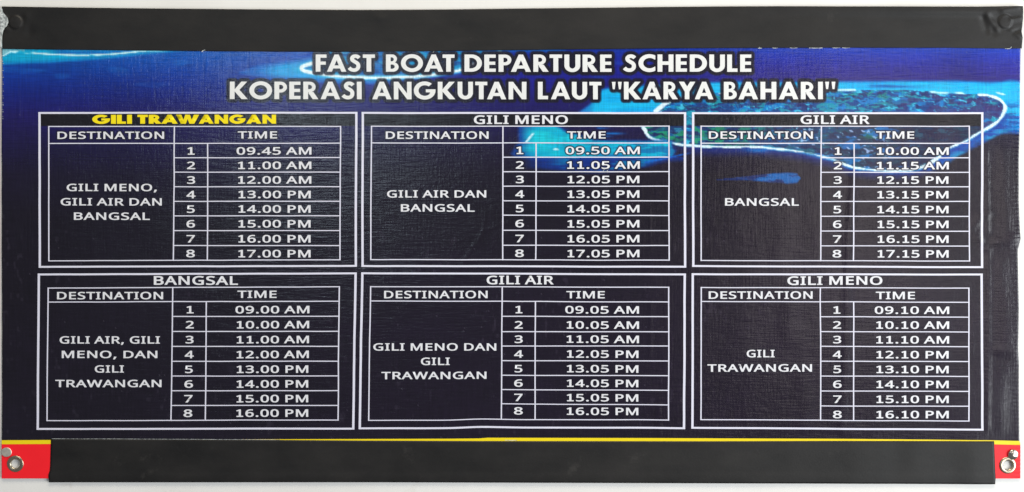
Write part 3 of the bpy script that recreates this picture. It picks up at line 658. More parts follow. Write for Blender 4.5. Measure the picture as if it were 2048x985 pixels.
for T, tl in zip(TABLES, TAB_LABELS):
    xs, ys = T['x'], T['y']
    ytop, ybot = sum(ys[0]) / 2, sum(ys[11]) / 2
    def X(k, y):
        a, b_ = xs[k]; return a + (b_ - a) * (y - ytop) / (ybot - ytop)
    xl, xr = xs[0][0], xs[5][0]
    def Y(k, x):
        a, b_ = ys[k]; return a + (b_ - a) * (x - xl) / (xr - xl)
    def pt(i, j):
        y = Y(j, xs[i][0]); x = X(i, y); return (x, Y(j, x))
    fr = Build()
    e = 2.4
    for j, s in ((0, -1), (11, 1)):
        a, b_ = pt(0, j), pt(5, j); fr.line([(a[0] - e, a[1]), (b_[0] + e, b_[1])], 3.7, 0.20)
    for i in (0, 5):
        a, b_ = pt(i, 0), pt(i, 11); fr.line([(a[0], a[1] - 1.9), (b_[0], b_[1] + 1.8)], 4.6, 0.23)
    tab = fr.build('timetable', M_line, banner)
    tab['label'] = tl
    g = Build()
    for j in (1, 2, 10):
        a, b_ = pt(1, j), pt(4, j); g.line([(a[0] - 1.2, a[1]), (b_[0] + 1.2, b_[1])], 1.95, 0.20)
    for j in range(3, 10):
        a, b_ = pt(2, j), pt(4, j); g.line([a, b_], 1.95, 0.20)
    for i in (1, 2, 4):
        a, b_ = pt(i, 1), pt(i, 10); g.line([(a[0], a[1] - 1.1), (b_[0], b_[1] + 1.1)], 2.5, 0.23)
    a, b_ = pt(3, 2), pt(3, 10); g.line([a, b_], 2.5, 0.23)
    g.build('cell_grid', M_line, tab)
    hd = Build()
    if T['head'][1] is None:
        for s, x0, x1 in (('GILI', 183.8, 263.5), ('TRAW', 274.5, 398.5), ('ANGAN', 397.5, 552.5)):
            hd.text(s, FAT, x0, x1, 229.8, 247.8, 260)
        h_o = hd.build('heading', M_yellow, tab); h_o['label'] = 'fat yellow heading lettering'
    else:
        hd.text(T['head'][0], HEAD, *T['head'][1:], 260)
        hd.build('heading', M_white, tab)
    db = Build()
    ch = Build(); ch.text('DESTINATION', TEXT, *T['dest']); ch.build('column_heading', M_white, tab)
    for s, x0, x1, y0, y1 in T['to']:
        db.text(s, TEXT, x0, x1, y0, y1)
    db.build('destination_lettering', M_white, tab)
    ch = Build(); ch.text('TIME', TEXT, *T['time']); ch.build('column_heading', M_white, tab)
    rb = Build(); nb = Build()
    for k, s in enumerate(T['rows']):
        f = k / 7.0
        yb = Y(3 + k, T['tm'][0] + 70) - 6.0 if k < 7 else Y(9, T['tm'][0] + 70) + (Y(9, 0) - Y(8, 0)) - 6.3
        yn = Y(3 + k, T['num'][0]) - 6.0 if k < 7 else yb - (Y(9, T['tm'][0] + 70) - Y(9, T['num'][0]))
        drift = (X(4, yb) - X(4, ytop))
        x0, x1 = T['tm'][0] + drift, T['tm'][1] + drift
        if s[0] == '1': x0 += 2.4
        if s.endswith('PM'): x1 -= 0.9; x0 += 0.6
        rb.text(s, TEXT, x0, x1, yb - 15.0, yb, slope=T['slope'])
        nx = T['num'][0] + (T['num'][1] - T['num'][0]) * f
        w = {0: 7.2, 1: 8.2, 2: 8.2, 3: 9.0, 4: 7.8, 5: 8.6, 6: 8.4, 7: 8.8}[k]
        nb.text(str(k + 1), TEXT, nx - w, nx + w, yn - 15.0, yn)
    rb.build('departure_times', M_white, tab)
    nb.build('row_numbers', M_white, tab)

# ------------------------------------------------------------------ printed picture
def over(c, col, a):
    a = np.clip(a, 0, 1)[..., None]
    return c * (1 - a) + np.asarray(col, float) * a

def picture(px, py):
    """display colours of the print: sea, islands and beaches seen from the air"""
    n1 = fbm(px / 60, py / 14, 2, 3); n2 = fbm(px / 26, py / 7, 8, 3); n3 = fbm(px / 120, py / 60, 21, 2)
    n4 = fbm(px / 13, py / 5, 44, 2)
    wob = 3.0 * (fbm(px / 22, py / 12, 61, 2) - 0.5)
    Ly = [95, 112, 135, 160, 185, 205, 230, 260, 300, 350, 430, 560, 990]
    def grad(cols):
        cols = np.array(cols, float)
        return np.stack([np.interp(py, Ly, cols[:, k]) for k in range(3)], -1)
    Lc = grad([(0, 84, 168), (0, 74, 162), (2, 60, 152), (8, 46, 142), (14, 34, 126), (20, 26, 110), (26, 20, 92), (24, 17, 76), (22, 16, 58), (21, 15, 40), (19, 14, 29), (20, 15, 28), (22, 17, 31)])
    Cc = grad([(8, 50, 150), (14, 36, 146), (20, 26, 138), (22, 22, 124), (22, 20, 108), (24, 18, 92), (24, 16, 80), (22, 16, 62), (22, 15, 42), (20, 14, 31), (20, 14, 28), (23, 16, 32), (25, 18, 34)])
    Rc = grad([(22, 60, 172), (28, 46, 158), (36, 36, 136), (42, 34, 116), (34, 26, 90), (28, 20, 70), (26, 18, 58), (24, 18, 48), (24, 16, 36), (24, 15, 30), (24, 15, 28), (28, 19, 34), (28, 20, 35)])
    a = smooth(420, 900, px)[..., None]; b_ = smooth(1250, 1650, px)[..., None]
    c = (Lc * (1 - a) + Cc * a) * (1 - b_) + Rc * b_
    c = c * (0.90 + 0.2 * n3[..., None])
    # streaks in the open sea
    c = over(c, (20, 110, 200), 0.35 * smooth(0.60, 0.8, n1) * smooth(240, 120, py) * (1 - smooth(1100, 1400, px)))

    qx = px + 16 * (fbm(px / 19, py / 9, 401, 2) - 0.5) + 5 * (fbm(px / 6, py / 4, 402, 1) - 0.5)
    qy = py + 8 * (fbm(px / 23, py / 10, 403, 2) - 0.5) + 4 * (fbm(px / 7, py / 4, 404, 1) - 0.5)
    m1 = fbm(qx / 20, qy / 5.5, 411, 4); m2 = fbm(qx / 16, qy / 5, 412, 4); m3 = fbm(qx / 34, qy / 8, 413, 4); m4 = fbm(qx / 11, qy / 4.5, 414, 3)
    intab = np.zeros(px.shape, bool)                                   # inside one of the upper table grids
    for T in TABLES[:3]:
        intab |= (px > T['x'][0][0]) & (px < T['x'][5][0]) & (py > 226) & (py < 540)

    # --- first island, cut by the tape
    edge = interp(px, [(0, 130), (98, 126), (164, 121.5), (205, 119), (254, 113.4), (312, 107.6), (372, 102), (420, 90)])
    m = smooth(3.0, -3.0, py - edge + wob * 0.4)
    c = over(c, (0, 118, 196), m)
    c = over(c, (0, 164, 208), m * smooth(2, -12, py - edge))
    bl = interp(px, [(0, 112), (8, 110), (20, 103), (49, 105.6), (86, 107.6), (98, 108.5), (144, 110), (176, 111), (205, 109.5), (234, 107.6), (264, 104.6), (290, 102), (330, 97)])
    c = over(c, (0, 100, 184), 0.85 * smooth(0, -3, py - bl) * m * smooth(90, 130, px))
    c = over(c, (20, 160, 214), 0.7 * smooth(105, 101, py + 4 * n2 - 2) * m * smooth(100, 160, px))
    c = over(c, (150, 190, 196), 0.8 * smooth(0, -3, py - bl) * (px < 48) * smooth(0.25, 0.5, n2 + 0.1))
    c = over(c, (196, 240, 248), smooth(2.2, 0.8, np.abs(py - bl + wob * 0.3)) * smooth(0.22, 0.42, n2) * (px < 292))
    c = over(c, (150, 225, 240), 0.8 * smooth(3.0, 1.0, np.abs(py - 101.5 - (px - 300) * 0.01)) * smooth(255, 290, px) * smooth(345, 310, px))

    # --- second island behind the first line of the title
    P2 = spline([(479, 146), (521, 131), (578, 121), (623, 113), (648, 90), (900, 80), (1110, 92), (1112, 102), (960, 104), (938, 128), (922, 146), (861, 154.5), (805, 161), (748, 167.5), (660, 166), (578, 161), (538, 157), (500, 150), (479, 146)], 4)
    box = (px > 440) & (px < 1150) & (py < 190)
    d = np.full(px.shape, -50.0)
    q = seg_dist(px[box], py[box], P2); ins = inside(px[box], py[box], P2)
    d[box] = np.where(ins, q, -q)
    d = d + wob * 0.7
    c = over(c, (0, 92, 182), smooth(-5, 3, d))
    c = over(c, (0, 150, 214), smooth(0, 12, d) * smooth(490, 570, px))
    c = over(c, (20, 176, 222), smooth(6, 14, d) * smooth(0.45, 0.7, n1) * smooth(520, 600, px))
    B2 = spline([(640, 121), (623, 127), (604, 134), (606, 141), (623, 145.5), (649, 149.5), (677, 153), (748, 155.7), (805, 154.6), (847, 151.7), (904, 144), (926, 138), (960, 122), (1000, 104)], 5)
    db_ = np.full(px.shape, 99.0); db_[box] = seg_dist(px[box], py[box], B2)
    in2 = np.zeros(px.shape, bool); in2[box] = inside(px[box], py[box], np.vstack([B2, [(1000, 80), (640, 80)]]))
    c = over(c, (4, 96, 176), 0.85 * in2 * smooth(0, 6, db_))
    c = over(c, (10, 150, 196), 0.75 * in2 * smooth(0.42, 0.62, n2))
    c = over(c, (12, 60, 130), 0.6 * in2 * smooth(0.55, 0.72, n4))
    c = over(c, (150, 226, 244), 0.75 * smooth(6.5, 2.5, db_ + wob))
    c = over(c, (226, 244, 248), smooth(2.9, 1.2, db_ + wob * 0.25 - 1.2 * smooth(660, 615, px)))

    # --- the large island on the right
    beach_low = spline([(1322, 226), (1311, 238), (1286, 250), (1291, 261), (1296, 271.5), (1306, 278), (1324, 282), (1341, 285.4), (1362, 289.7), (1394, 292.5), (1434, 294), (1479, 294),
                        (1501, 293.7), (1534, 296.3), (1568, 299.7), (1601, 304), (1635, 311), (1662, 318), (1684, 326.5), (1708, 335), (1744, 340), (1783, 342), (1821, 341), (1843, 335),
                        (1859, 328), (1878, 315), (1900, 296), (1933, 282), (1955, 268), (1977, 256), (1996, 243.5), (2008, 227), (2011, 213), (2004, 202), (1993, 196), (1977, 191), (1958, 189)], 4)
    beach_up = spline([(1958, 189), (1941, 188.7), (1914, 186), (1881, 186), (1848, 182), (1804, 180), (1760, 180), (1722, 180), (1678, 180.5), (1600, 181), (1500, 184), (1420, 188), (1370, 194), (1339, 203), (1322, 214), (1311, 224)], 4)
    box = (px > 1120) & (py < 420)
    X_, Y_ = px[box], py[box]
    isl = np.zeros(px.shape, bool); isl[box] = inside(X_, Y_, np.vstack([beach_low, beach_up]))
    dl = np.full(px.shape, 99.0); dl[box] = seg_dist(X_, Y_, beach_low)
    du = np.full(px.shape, 99.0); du[box] = seg_dist(X_, Y_, beach_up)
    # shallow water round it
    P3 = spline([(1158, 224), (1181, 207), (1200, 184), (1216, 176), (1300, 170), (1400, 165), (1500, 163), (1675, 162.5), (1804, 162), (1914, 162), (1983, 164), (2050, 169), (2060, 262), (2010, 270), (1988, 279),
                 (1964, 292), (1936, 306), (1914, 318), (1887, 338), (1860, 348)], 4)
    P3 = np.vstack([P3, [(1820, 345), (1700, 336), (1600, 306), (1400, 296), (1330, 286), (1290, 262), (1290, 250), (1158, 238)]])
    d3 = np.full(px.shape, -60.0); q = seg_dist(X_, Y_, P3); d3[box] = np.where(inside(X_, Y_, P3), q, -q)
    lo_r = smooth(190, 230, py) * smooth(1800, 1900, px)
    w3 = smooth(-4, 4, d3 + wob) * (1 - 0.0 * lo_r)
    c = over(c, (2, 112, 190), w3 * (~isl) * np.where(py > 236, smooth(-2, 14, d3 + wob * 2), 1.0) * (1 - 0.9 * (intab & (px < 1385))))
    hi_ = (~isl) * smooth(0, 6, d3) * ((py < 240) | (px > 1900)) * (1 - 0.9 * (intab & (px < 1385)))
    c = over(c, (0, 168, 228), hi_ * smooth(290, 200, py) * (1 - 0.25 * lo_r))
    c = over(c, (20, 180, 226), hi_ * smooth(0.42, 0.66, n1) * 0.7)
    c = over(c, (10, 70, 158), hi_ * lo_r * smooth(0.50, 0.62, fbm(qx / 46, qy / 6, 71, 3)) * 0.9)
    c = over(c, (6, 70, 150), 0.8 * gauss(px - 1780, 55) * gauss(py - 173 - (px - 1780) * 0.02, 3.5) * smooth(1725, 1745, px))
    c = over(c, (10, 72, 158), 0.5 * smooth(30, 6, px - 1165) * w3 * (px < 1230) * (py > 170))
    # wooded interior
    c = over(c, (12, 66, 132), isl * 0.97)
    c = over(c, (4, 118, 190), isl * smooth(0.46, 0.58, m1) * 0.95)
    c = over(c, (10, 142, 164), isl * smooth(0.52, 0.62, m2) * 0.85)
    c = over(c, (18, 158, 122), isl * 0.55 * smooth(0.56, 0.68, m3) * (smooth(212, 184, py) + smooth(250, 275, py) * (px < 1520) + 0.35))
    c = over(c, (24, 28, 88), isl * smooth(0.54, 0.68, fbm(qx / 18, qy / 5, 99, 4)) * 0.75)
    c = over(c, (58, 38, 104), isl * 0.7 * smooth(1740, 1860, px) * smooth(0.36, 0.56, m3))
    c = over(c, (60, 190, 224), isl * smooth(0.60, 0.70, m4) * smooth(0.42, 0.54, m1) * 0.9)
    dk = isl & intab & (py > 250)
    c = over(c, (20, 16, 38), dk * (0.34 + 0.36 * smooth(1500, 1800, px)))
    c = over(c, (20, 150, 96), dk * 0.7 * smooth(0.52, 0.64, m2) * smooth(1580, 1430, px))
    c = over(c, (24, 130, 100), dk * 0.6 * gauss(px - 1745, 30) * gauss(py - 272, 9) * smooth(0.35, 0.55, m1))
    c = over(c, (24, 120, 204), dk * 0.7 * smooth(0.56, 0.68, m3) * smooth(1480, 1560, px) * smooth(1860, 1760, px))
    c = over(c, (160, 190, 236), dk * 0.8 * smooth(0.70, 0.77, m4) * smooth(1560, 1600, px) * smooth(1800, 1740, px))
    # blue glow just outside the lower beach
    out = (~isl) & (py > 240)
    c = over(c, (14, 40, 136), 0.75 * out * smooth(26, 2, dl) * smooth(1310, 1400, px))
    c = over(c, (0, 110, 186), 0.9 * out * smooth(8, 1, dl + wob * 1.5) * smooth(1500, 1600, px))
    c = over(c, (6, 104, 182), 0.9 * gauss(px - 1515, 26) * gauss(py - 300.5 - wob, 4.5))
    # beaches
    wid = 1.7 + 1.2 * smooth(1300, 1286, px) + 2.2 * gauss(px - 1862, 22) * (py > 300) + 1.1 * smooth(1940, 2000, px) + 0.5 * (n4 - 0.5)
    wid = wid * (0.58 + 0.62 * fbm(px / 17, py / 13, 431, 2))
    gap = 1 - smooth(0.50, 0.62, n2) * smooth(1520, 1560, px) * smooth(1690, 1650, px)
    c = over(c, (70, 190, 226), 0.55 * smooth(wid + 2.2, wid + 0.5, dl + wob * 0.9) * smooth(0.3, 0.5, n1))
    c = over(c, (214, 236, 244), smooth(wid + 1.0, wid - 0.4, dl + wob * 0.8 + 2.6 * (m4 - 0.5)) * (0.35 + 0.65 * gap))
    c = over(c, (190, 236, 246), 0.95 * smooth(2.6, 1.0, du + wob * 0.5) * smooth(0.40, 0.56, fbm(px / 34, py / 20, 140, 2)) * (px > 1345))
    c = over(c, (214, 236, 246), smooth(5.0, 3.0, du + wob * 0.8) * (px < 1342) * smooth(200, 206, py))
    c = over(c, (190, 230, 244), 0.9 * smooth(4, 2, np.hypot((px - 2002) / 3.2, (py - 187.5 - (px - 2002) * 0.22) * 1.5)))
    # lagoon showing in the middle table
    t2 = (px > 1006) & (px < 1372) & (py > 253) & (py < 350)
    L2 = np.array([(1040, 250), (1108, 250), (1128, 262), (1165, 272), (1190, 281), (1240, 282), (1300, 283), (1342, 284), (1342, 296), (1350, 302), (1342, 316), (1200, 317), (1074, 317), (1034, 312), (1026, 308), (1040, 285)], float)
    dd = seg_dist(px[t2], py[t2], L2, True); dd = np.where(inside(px[t2], py[t2], L2), dd, -dd)
    lag = np.full(px.shape, -50.0); lag[t2] = dd
    lag = lag + 5 * (n1 - 0.5) + 3 * (n2 - 0.5)
    fade_l = smooth(1028, 1080, px + (py - 285) * 0.1)
    c = over(c, (8, 64, 150), smooth(-8, 2, lag) * t2 * 0.9)
    c = over(c, (0, 166, 200), smooth(-3, 4, lag) * t2 * fade_l)
    c = over(c, (22, 196, 208), smooth(2, 9, lag) * t2 * fade_l * smooth(0.35, 0.62, n1) * 0.85)
    c = over(c, (4, 96, 160), t2 * smooth(-2, 4, lag) * smooth(0.54, 0.66, fbm(px / 44, py / 8, 150, 3)) * 0.75 * smooth(1150, 1230, px))
    for (x0, x1, yy, k) in ((1208, 1262, 267, 2.2), (1200, 1236, 273, 2.0), (1190, 1230, 256.5, 1.6), (1100, 1140, 330, 2.5)):
        c = over(c, (8, 112, 196), 0.85 * t2 * gauss(py - yy - wob * 0.5, k) * smooth(x0, x0 + 8, px) * smooth(x1, x1 - 34, px))
    low2 = t2 & (py > 314)
    lim = 334 + 9 * gauss(px - 1180, 90) - 14 * smooth(1260, 1345, px)
    c = over(c, (6, 44, 128), 0.9 * low2 * smooth(8, -4, py - lim - 6 * (n1 - 0.5)) * smooth(1030, 1090, px))
    c = over(c, (0, 126, 176), 0.85 * low2 * smooth(0.44, 0.6, fbm(px / 50, py / 9, 160, 3)) * smooth(4, -6, py - lim) * smooth(1085, 1150, px) * smooth(1340, 1290, px))
    c = over(c, (10, 90, 190), 0.9 * smooth(2.6, 0.8, np.abs(py - (317 - (px - 1330) * 0.21))) * (px > 1290) * smooth(1388, 1366, px))
    c = over(c, (206, 238, 246), 0.95 * t2 * smooth(3.4, 1.4, np.abs((px - 1060) + (py - 275) * 0.80)) * smooth(264, 269, py) * smooth(287, 283, py))
    c = over(c, (200, 240, 244), 0.9 * t2 * smooth(2.8, 1.2, np.hypot((px - 1112) / 3.0, py - 299)))
    # dark streaked smear in the right table
    ww = interp(px, [(1425, 0), (1440, 1.2), (1500, 4.5), (1540, 9), (1575, 11), (1595, 9.5), (1601, 0)])
    cy = interp(px, [(1425, 361), (1500, 356.5), (1560, 356.5), (1601, 357)])
    sm_ = smooth(1.2, 0.75, np.abs(py - cy + wob * 0.5) / np.maximum(ww, 0.05)) * (ww > 0.2)
    c = over(c, (6, 42, 120), 0.7 * sm_)
    c = over(c, (12, 112, 190), 0.72 * sm_ * smooth(0.42, 0.60, fbm(qx / 40, qy / 5, 170, 3) + 0.10 * gauss(px - 1580, 20)) * smooth(1450, 1530, px))
    c = over(c, (30, 60, 150), 0.7 * gauss(px - 1534, 9) * gauss(py - 401 + (px - 1534) * 0.2, 1.8))

    # heading strips are solid black
    for T in TABLES[:3]:
        s_ = (px > T['x'][0][0]) & (px < T['x'][5][0]) & (py > 226)
        c = over(c, (20, 17, 22), s_ * smooth(253, 251.6, py) * 0.97)
    # speckle of dust and rubbed print
    sp = hash2(np.floor(px / 2.0), np.floor(py / 2.0), 7)
    c = over(c, (120, 118, 126), (sp > 0.9994) * 0.4)
    c = over(c, (110, 108, 116), 0.16 * smooth(0.72, 0.86, fbm(px / 7, py / 16, 200, 2)) * smooth(0.5, 0.7, fbm(px / 130, py / 130, 210, 2)) * (py > 300))
    return c

XL = [(90, 3), (300, 2.5), (600, 3), (880, 2.5), (960, 3)]
XR = [(90, 2042), (250, 2040), (320, 2037.5), (400, 2037.5), (458, 2040), (477, 2041.5), (500, 2036), (620, 2037.5), (700, 2036), (730, 2038), (880, 2039), (890, 2041), (960, 2041)]
EYELETS = [(29.8, 928.5), (2015.8, 931.3)]
nx, ny = 1020, 436
v_ = np.linspace(0, 1, ny); u_ = np.linspace(0, 1, nx)
gy = np.repeat(85 + v_ * (957.5 - 85), nx)
xl_ = interp(gy, XL) + 0.8 * (vnoise(gy / 30, gy * 0, 4) - 0.5); xr_ = interp(gy, XR)
gx = xl_ + np.tile(u_, ny) * (xr_ - xl_)
ph = hsheet(gx, gy)
col = picture(gx, gy)
# dark printed edge round the lettering
GX = gx.reshape(ny, nx); GY = gy.reshape(ny, nx); C3 = col.reshape(ny, nx, 3)
dyr = (957.5 - 85) / (ny - 1)
for kind, r0, r1, dark, amt in (('text', 0.9, 3.4, (20, 17, 34), 0.85), ('title', 5.2, 8.8, (20, 17, 32), 0.96)):
    for cons in OUTLINES[kind]:
        cons = [np.stack(bend(c_[:, 0], c_[:, 1]), 1) for c_ in cons]
        A = np.vstack(cons); m = r1 + 1
        j0 = max(0, int((A[:, 1].min() - m - 85) / dyr)); j1 = min(ny, int((A[:, 1].max() + m - 85) / dyr) + 2)
        i0 = max(0, int((A[:, 0].min() - m - 3) / 2.0) - 3); i1 = min(nx, int((A[:, 0].max() + m - 3) / 1.99) + 4)
        sx_, sy_ = GX[j0:j1, i0:i1], GY[j0:j1, i0:i1]
        d = np.full(sx_.shape, 1e9)
        for c_ in cons: d = np.minimum(d, seg_dist(sx_, sy_, c_, True))
        d[winding(sx_, sy_, cons) != 0] = 0
        C3[j0:j1, i0:i1] = over(C3[j0:j1, i0:i1], dark, amt * smooth(r1, r0, d))
verts = world_pts(gx, gy, ph)
faces = grid_faces(nx, ny)
fc = np.stack([gx[faces].mean(1), gy[faces].mean(1)], 1)
keep = np.ones(len(faces), bool)
for ex, ey in EYELETS:
    keep &= np.hypot(fc[:, 0] - ex, fc[:, 1] - ey) > 12.5
verts2, faces2 = skirted(verts, nx, ny, faces[keep], 0.0007)
sheet = mesh_obj('printed_sheet', verts2, faces2, M_print, banner)
ca = sheet.data.color_attributes.new('print_colour', 'FLOAT_COLOR', 'POINT')
full = np.ones((len(verts2), 4), np.float32)
full[:len(verts), :3] = lin(C3.reshape(-1, 3)); full[len(verts):, :3] = 0.35
ca.data.foreach_set('color', full.ravel())

# ------------------------------------------------------------------ yellow stripe and red border
def band(name, x0, x1, ytop_f, ybot_f, mat, z, nx, ny, parent=banner, hole=True, edge_fit=True):
    u = np.linspace(0, 1, nx); v = np.linspace(0, 1, ny)
    px = np.tile(x0 + u * (x1 - x0), ny)
    t = ytop_f(px); b_ = ybot_f(px)
    py = t + np.repeat(v, nx) * (b_ - t)
    if edge_fit:
        l_ = interp(py, XL); r_ = interp(py, XR)
        px = np.where(px <= x0 + 1e-6, l_ - 0.3, np.where(px >= x1 - 1e-6, r_ + 0.3, px))
    f = grid_faces(nx, ny)
    if hole:
        k = np.ones(len(f), bool)
        for ex, ey in EYELETS:
            k &= np.hypot(px[f].mean(1) - ex, py[f].mean(1) - ey) > 12.5
        f = f[k]
    return mesh_obj(name, world_pts(px, py, hsheet(px, py) + z), f, mat, parent)

YT = [(0, 881.3), (101, 880.8), (400, 879.8), (700, 878.8), (900, 878.2), (958, 877.6), (975, 876.2), (1300, 876.8), (1700, 878.5), (1985, 881.2), (2045, 882.8)]
band('yellow_stripe', 3, 2040, lambda x: interp(x, YT), lambda x: interp(x, YT) + 8.0, M_stripe, 0.20, 1000, 5, hole=False)
band('red_border', 3, 2040, lambda x: interp(x, YT) + 7.0, lambda x: 957.8 + 0 * x, M_red, 0.14, 1000, 38)

# ------------------------------------------------------------------ black tape strips
def tape(name, top, bot, left, right, extra, z, step=4.0, label=None):
    y0 = min(p[1] for p in top); y1 = max(p[1] for p in bot)
    x0 = min(p[1] for p in left); x1 = max(p[1] for p in right)
    nx = int((x1 - x0) / step) + 1; ny = int((y1 - y0) / step) + 2
    U = np.tile(np.linspace(0, 1, nx), ny); V = np.repeat(np.linspace(0, 1, ny), nx)
    py = y0 + V * (y1 - y0)
    for _ in range(2):
        l_ = interp(V, [(p[0], p[1]) for p in left]); r_ = interp(V, [(p[0], p[1]) for p in right])
        px = l_ + U * (r_ - l_)
        t = interp(px, top); b_ = interp(px, bot)
        py = t + V * (b_ - t)
    h = hsheet(px, np.clip(py, 85, 957)) + z + extra(px, py)
    v = world_pts(px, py, h); f = grid_faces(nx, ny)
    v, f = skirted(v, nx, ny, f, 0.0005)
    o = mesh_obj(name, v, f, M_tape, banner)
    if label: o['label'] = label
    return o

def disc(px, py, cx, cy, r, hgt):
    d = np.hypot(px - cx, py - cy)
    return hgt * (smooth(r + 2.5, r - 1.0, d)) + 0.25 * hgt * (1 - np.minimum(d / r, 1) ** 2)

def upper_extra(px, py):
    e = disc(px, py, 30.5, 44.5, 12.5, 1.1) + disc(px, py, 2010.4, 43.5, 13.0, 1.1)
    e = e + 0.5 * gauss(px - 760, 14) * gauss(py - 36, 8)
    # slack between the pins: the top rolls forward on the right
    e = e + 1.5 * smooth(1330, 1900, px) * smooth(34, 16, py) * 0.9
    e = e + 0.9 * smooth(1500, 1960, px) * gauss(py - 26, 7)
    # puckers round the right pin
    for (x0, y0, x1, y1, w, am) in ((1972, 28, 1996, 62, 6, 0.9), (1990, 70, 1985, 52, 7, -0.6), (2020, 40, 2046, 36, 5, 0.9), (2018, 56, 2044, 78, 5, 0.6), (2024, 66, 2044, 58, 4, -0.5), (2000, 22, 2040, 14, 6, 0.9),
                                    (1965, 34, 1975, 66, 6, -0.7),
                                    (40, 30, 62, 70, 9, -0.4), (52, 26, 50, 60, 7, 0.35), (2, 30, 20, 40, 5, 0.6), (4, 52, 18, 62, 5, 0.5)):
        e = e + ridge(px, py, x0, y0, x1, y1, w, am * 1.15, 7)
    e = e + 0.4 * (fbm(px / 120, py / 34, 301, 4) - 0.5)
    return e

TOPT = [(0, 13), (60, 14), (150, 15.5), (300, 17.3), (500, 19), (720, 20), (900, 19), (1050, 17.2), (1200, 15.8), (1330, 14.2), (1450, 13.2), (1560, 12.8), (1700, 13.4), (1850, 13.8), (1960, 14), (2010, 13.2), (2048, 13)]
TOPB = [(0, 98), (100, 99.5), (250, 101.2), (420, 102.8), (560, 103.8), (720, 103.8), (860, 102.6), (1000, 101.0), (1150, 99.3), (1330, 97.2), (1450, 96.4), (1700, 95.8), (1900, 96), (2020, 97.5), (2048, 97)]
tape('tape_strip', TOPT, TOPB, [(0, 3.0), (0.12, 4), (0.3, 7.5), (0.45, 10), (0.58, 6), (0.72, 4), (1, 4)],
     [(0, 2045.2), (0.3, 2046), (0.5, 2044.8), (0.6, 2043.6), (0.75, 2045.6), (1, 2044)], upper_extra, 0.55, 2.0,
     'long black tape strip across the upper edge')

def lower_extra(px, py):
    e = 0.16 * (fbm(px / 150, py / 30, 331, 3) - 0.5)
    e = e + 0.25 * smooth(945, 952, py) * smooth(966, 958, py)
    return e
LT = [(97, 878.6), (101, 878.6), (300, 879.4), (500, 880.3), (600, 881.0), (700, 881.8), (960, 882.8), (1400, 883.2), (1700, 882.6), (1995, 883)]
LB = [(90, 965.2), (101, 965.4), (720, 965.2), (1100, 966.3), (1400, 967.2), (1700, 968.2), (1995, 969.2)]
tape('tape_strip', LT, LB, [(0, 101.2), (0.62, 99.6), (0.75, 98.6), (0.82, 96.3), (1, 97)], [(0, 1988.6), (0.5, 1990.3), (0.85, 1991.6), (1, 1990.8)], lower_extra, 0.45, 4.0,
     'wide black tape strip along the lower edge')

# pale threads and slivers where the tape edge has torn
def torn(*runs):
    t = Build()
    for pts, w in runs: t.line(pts, w * 0.6, 0.95 if pts[0][1] < 110 else 0.35, 2.0)
    t.build('torn_sliver', M_fray, banner)
def nick(a, b_, y, w): return ([(a, y), ((a + b_) / 2, y + 0.4), (b_, y)], w)
torn(nick(1516, 1524, 96.6, 1.6), nick(1545, 1556, 96.3, 1.4), ([(1519, 94.5), (1521, 97)], 1.6), nick(1580, 1595, 96.1, 1.4), nick(1618, 1645, 96.1, 1.6), nick(1664, 1680, 96.1, 1.3), nick(1684, 1700, 96.2, 1.3))
torn(nick(2010, 2021, 97.6, 1.5), ([(2021, 97.5), (2023, 94)], 1.5))
torn(([(404, 104.2), (407, 101.5), (411, 100.5)], 2.2))
torn(([(866, 106), (868, 102.6)], 1.6))
torn(([(102, 878.3), (140, 878.5), (200, 878.6), (330, 879.2), (480, 880), (560, 880.6)], 1.0))
torn(([(1010, 883.2), (1020, 883.6), (1034, 883)], 1.5))
torn(([(1210, 337), (1206, 342), (1212, 345), (1216, 340)], 1.4))
fe = Build()
for k in range(26):
    y = 122 + k * 4.6; fe.line([(3.4, y), (5.2 + 1.5 * math.sin(k * 2.1), y + 0.5)], 1.0, 0.3, 2.0)
fe.build('frayed_hem', M_fray, banner)
# the scuffed, whitened end of the upper tape by the left pin
sc = Build()
def blob(pts, z):
    v, f, _ = tessellate([_norm(np.array(pts) * 10)], 60, 40)
    sc.add(v / 10, f, z)
blob([(0, 15), (3, 16), (5, 20), (6, 25), (10, 30), (15, 36), (17, 44), (14, 52), (9, 57), (6, 63), (4, 75), (4, 97), (0.5, 97)], 1.5)
sc_o = sc.build('scuffed_end', M_fray, banner)

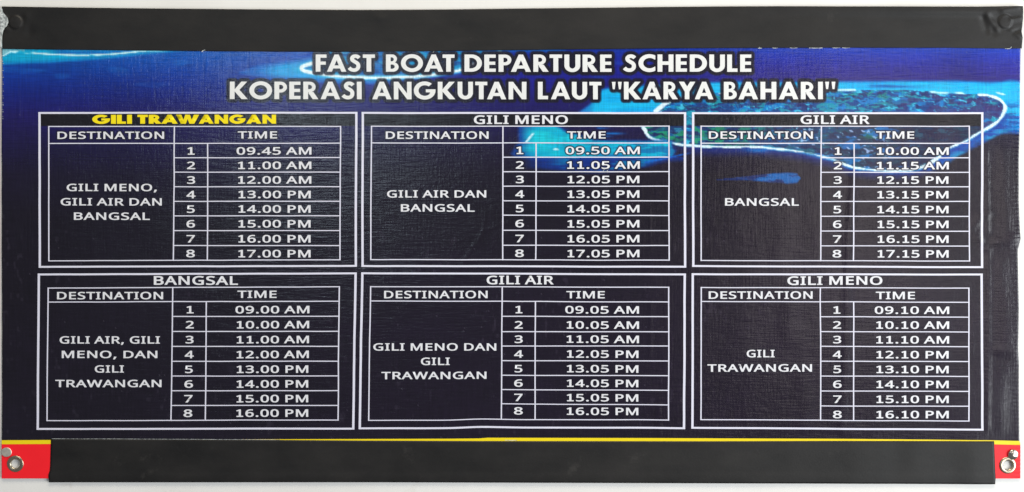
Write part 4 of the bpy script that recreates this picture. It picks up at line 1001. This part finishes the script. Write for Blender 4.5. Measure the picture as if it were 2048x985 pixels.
# ------------------------------------------------------------------ eyelets and tacks
def lathe(name, profile, cx, cy, h0, mat, parent, n=48, tilt=(0, 0), squash=1.0, top=False):
    """profile: (radius in drawing units, height in mm)"""
    vs, fs = [], []
    for r, z in profile:
        for k in range(n):
            t = 2 * math.pi * k / n
            vs.append((r * math.cos(t), r * math.sin(t) * squash, z))
    for i in range(len(profile) - 1):
        for k in range(n):
            fs.append((i * n + k, i * n + (k + 1) % n, (i + 1) * n + (k + 1) % n, (i + 1) * n + k))
    if top:
        fs.append(tuple((len(profile) - 1) * n + k for k in range(n)))
    v = np.array(vs)
    out = np.empty((len(v), 3))
    out[:, 0] = v[:, 0] * MM
    out[:, 1] = -(v[:, 2] + v[:, 0] * MM * 1000 * tilt[0] + v[:, 1] * MM * 1000 * tilt[1]) * 0.001
    out[:, 2] = -v[:, 1] * MM
    o = mesh_obj(name, out, fs, mat, parent)
    p = Vector(((cx - W / 2) * MM, -h0 * 0.001, (H / 2 - cy) * MM))
    o.location = p - BASE if parent is not None else p
    return o

ring = []
for k in range(15):                                             # rolled brim
    t = math.pi * (1 - k / 14.0)
    ring.append((13.0 - 3.6 * math.cos(t) * -1 if False else 13.0 + 3.7 * -math.cos(t), 0.05 + 0.85 * math.sin(t)))
ring = ring[::-1] + [(9.3, -0.3), (9.0, -1.2), (9.4, -1.5)]
for (ex, ey), t in zip(EYELETS, ((0.01, -0.03), (-0.02, 0.02))):
    hz = float(hsheet(np.array([ex + 12.0]), np.array([ey]))[0])
    lathe('eyelet', ring, ex, ey, hz + 0.2, M_eyelet, banner, tilt=t)

dome = [(10.6, -0.3), (10.8, 0.0), (10.5, 0.35)] + [(10.2 * math.cos(a), 0.4 + 1.5 * math.sin(a)) for a in np.linspace(0.25, 1.45, 9)]
hz = float(hsheet(np.array([2026.3]), np.array([910.0]))[0])
tk = lathe('thumbtack', dome, 2026.3, 909.8, hz + 0.9, M_tack, None, tilt=(-0.05, -0.08), top=True)
tk['label'] = 'shiny domed metal thumbtack overlapping the eyelet on the right red corner'
tk['category'] = 'thumbtack'; tk['group'] = 'thumbtacks pinning the lower corners'
flat = [(10.2, -0.3), (10.9, 0.1), (10.4, 0.42), (9.2, 0.56), (7.8, 0.52), (3.0, 0.55), (0.5, 0.56)]
hz = float(hsheet(np.array([12.5]), np.array([905.0]))[0])
tk = lathe('thumbtack', flat, 12.4, 905.0, hz + 0.45, M_tack_dull, None, tilt=(0.03, 0.02), squash=0.88, top=True)
tk['label'] = 'flat dull grey thumbtack above the eyelet on the left red corner'
tk['category'] = 'thumbtack'; tk['group'] = 'thumbtacks pinning the lower corners'
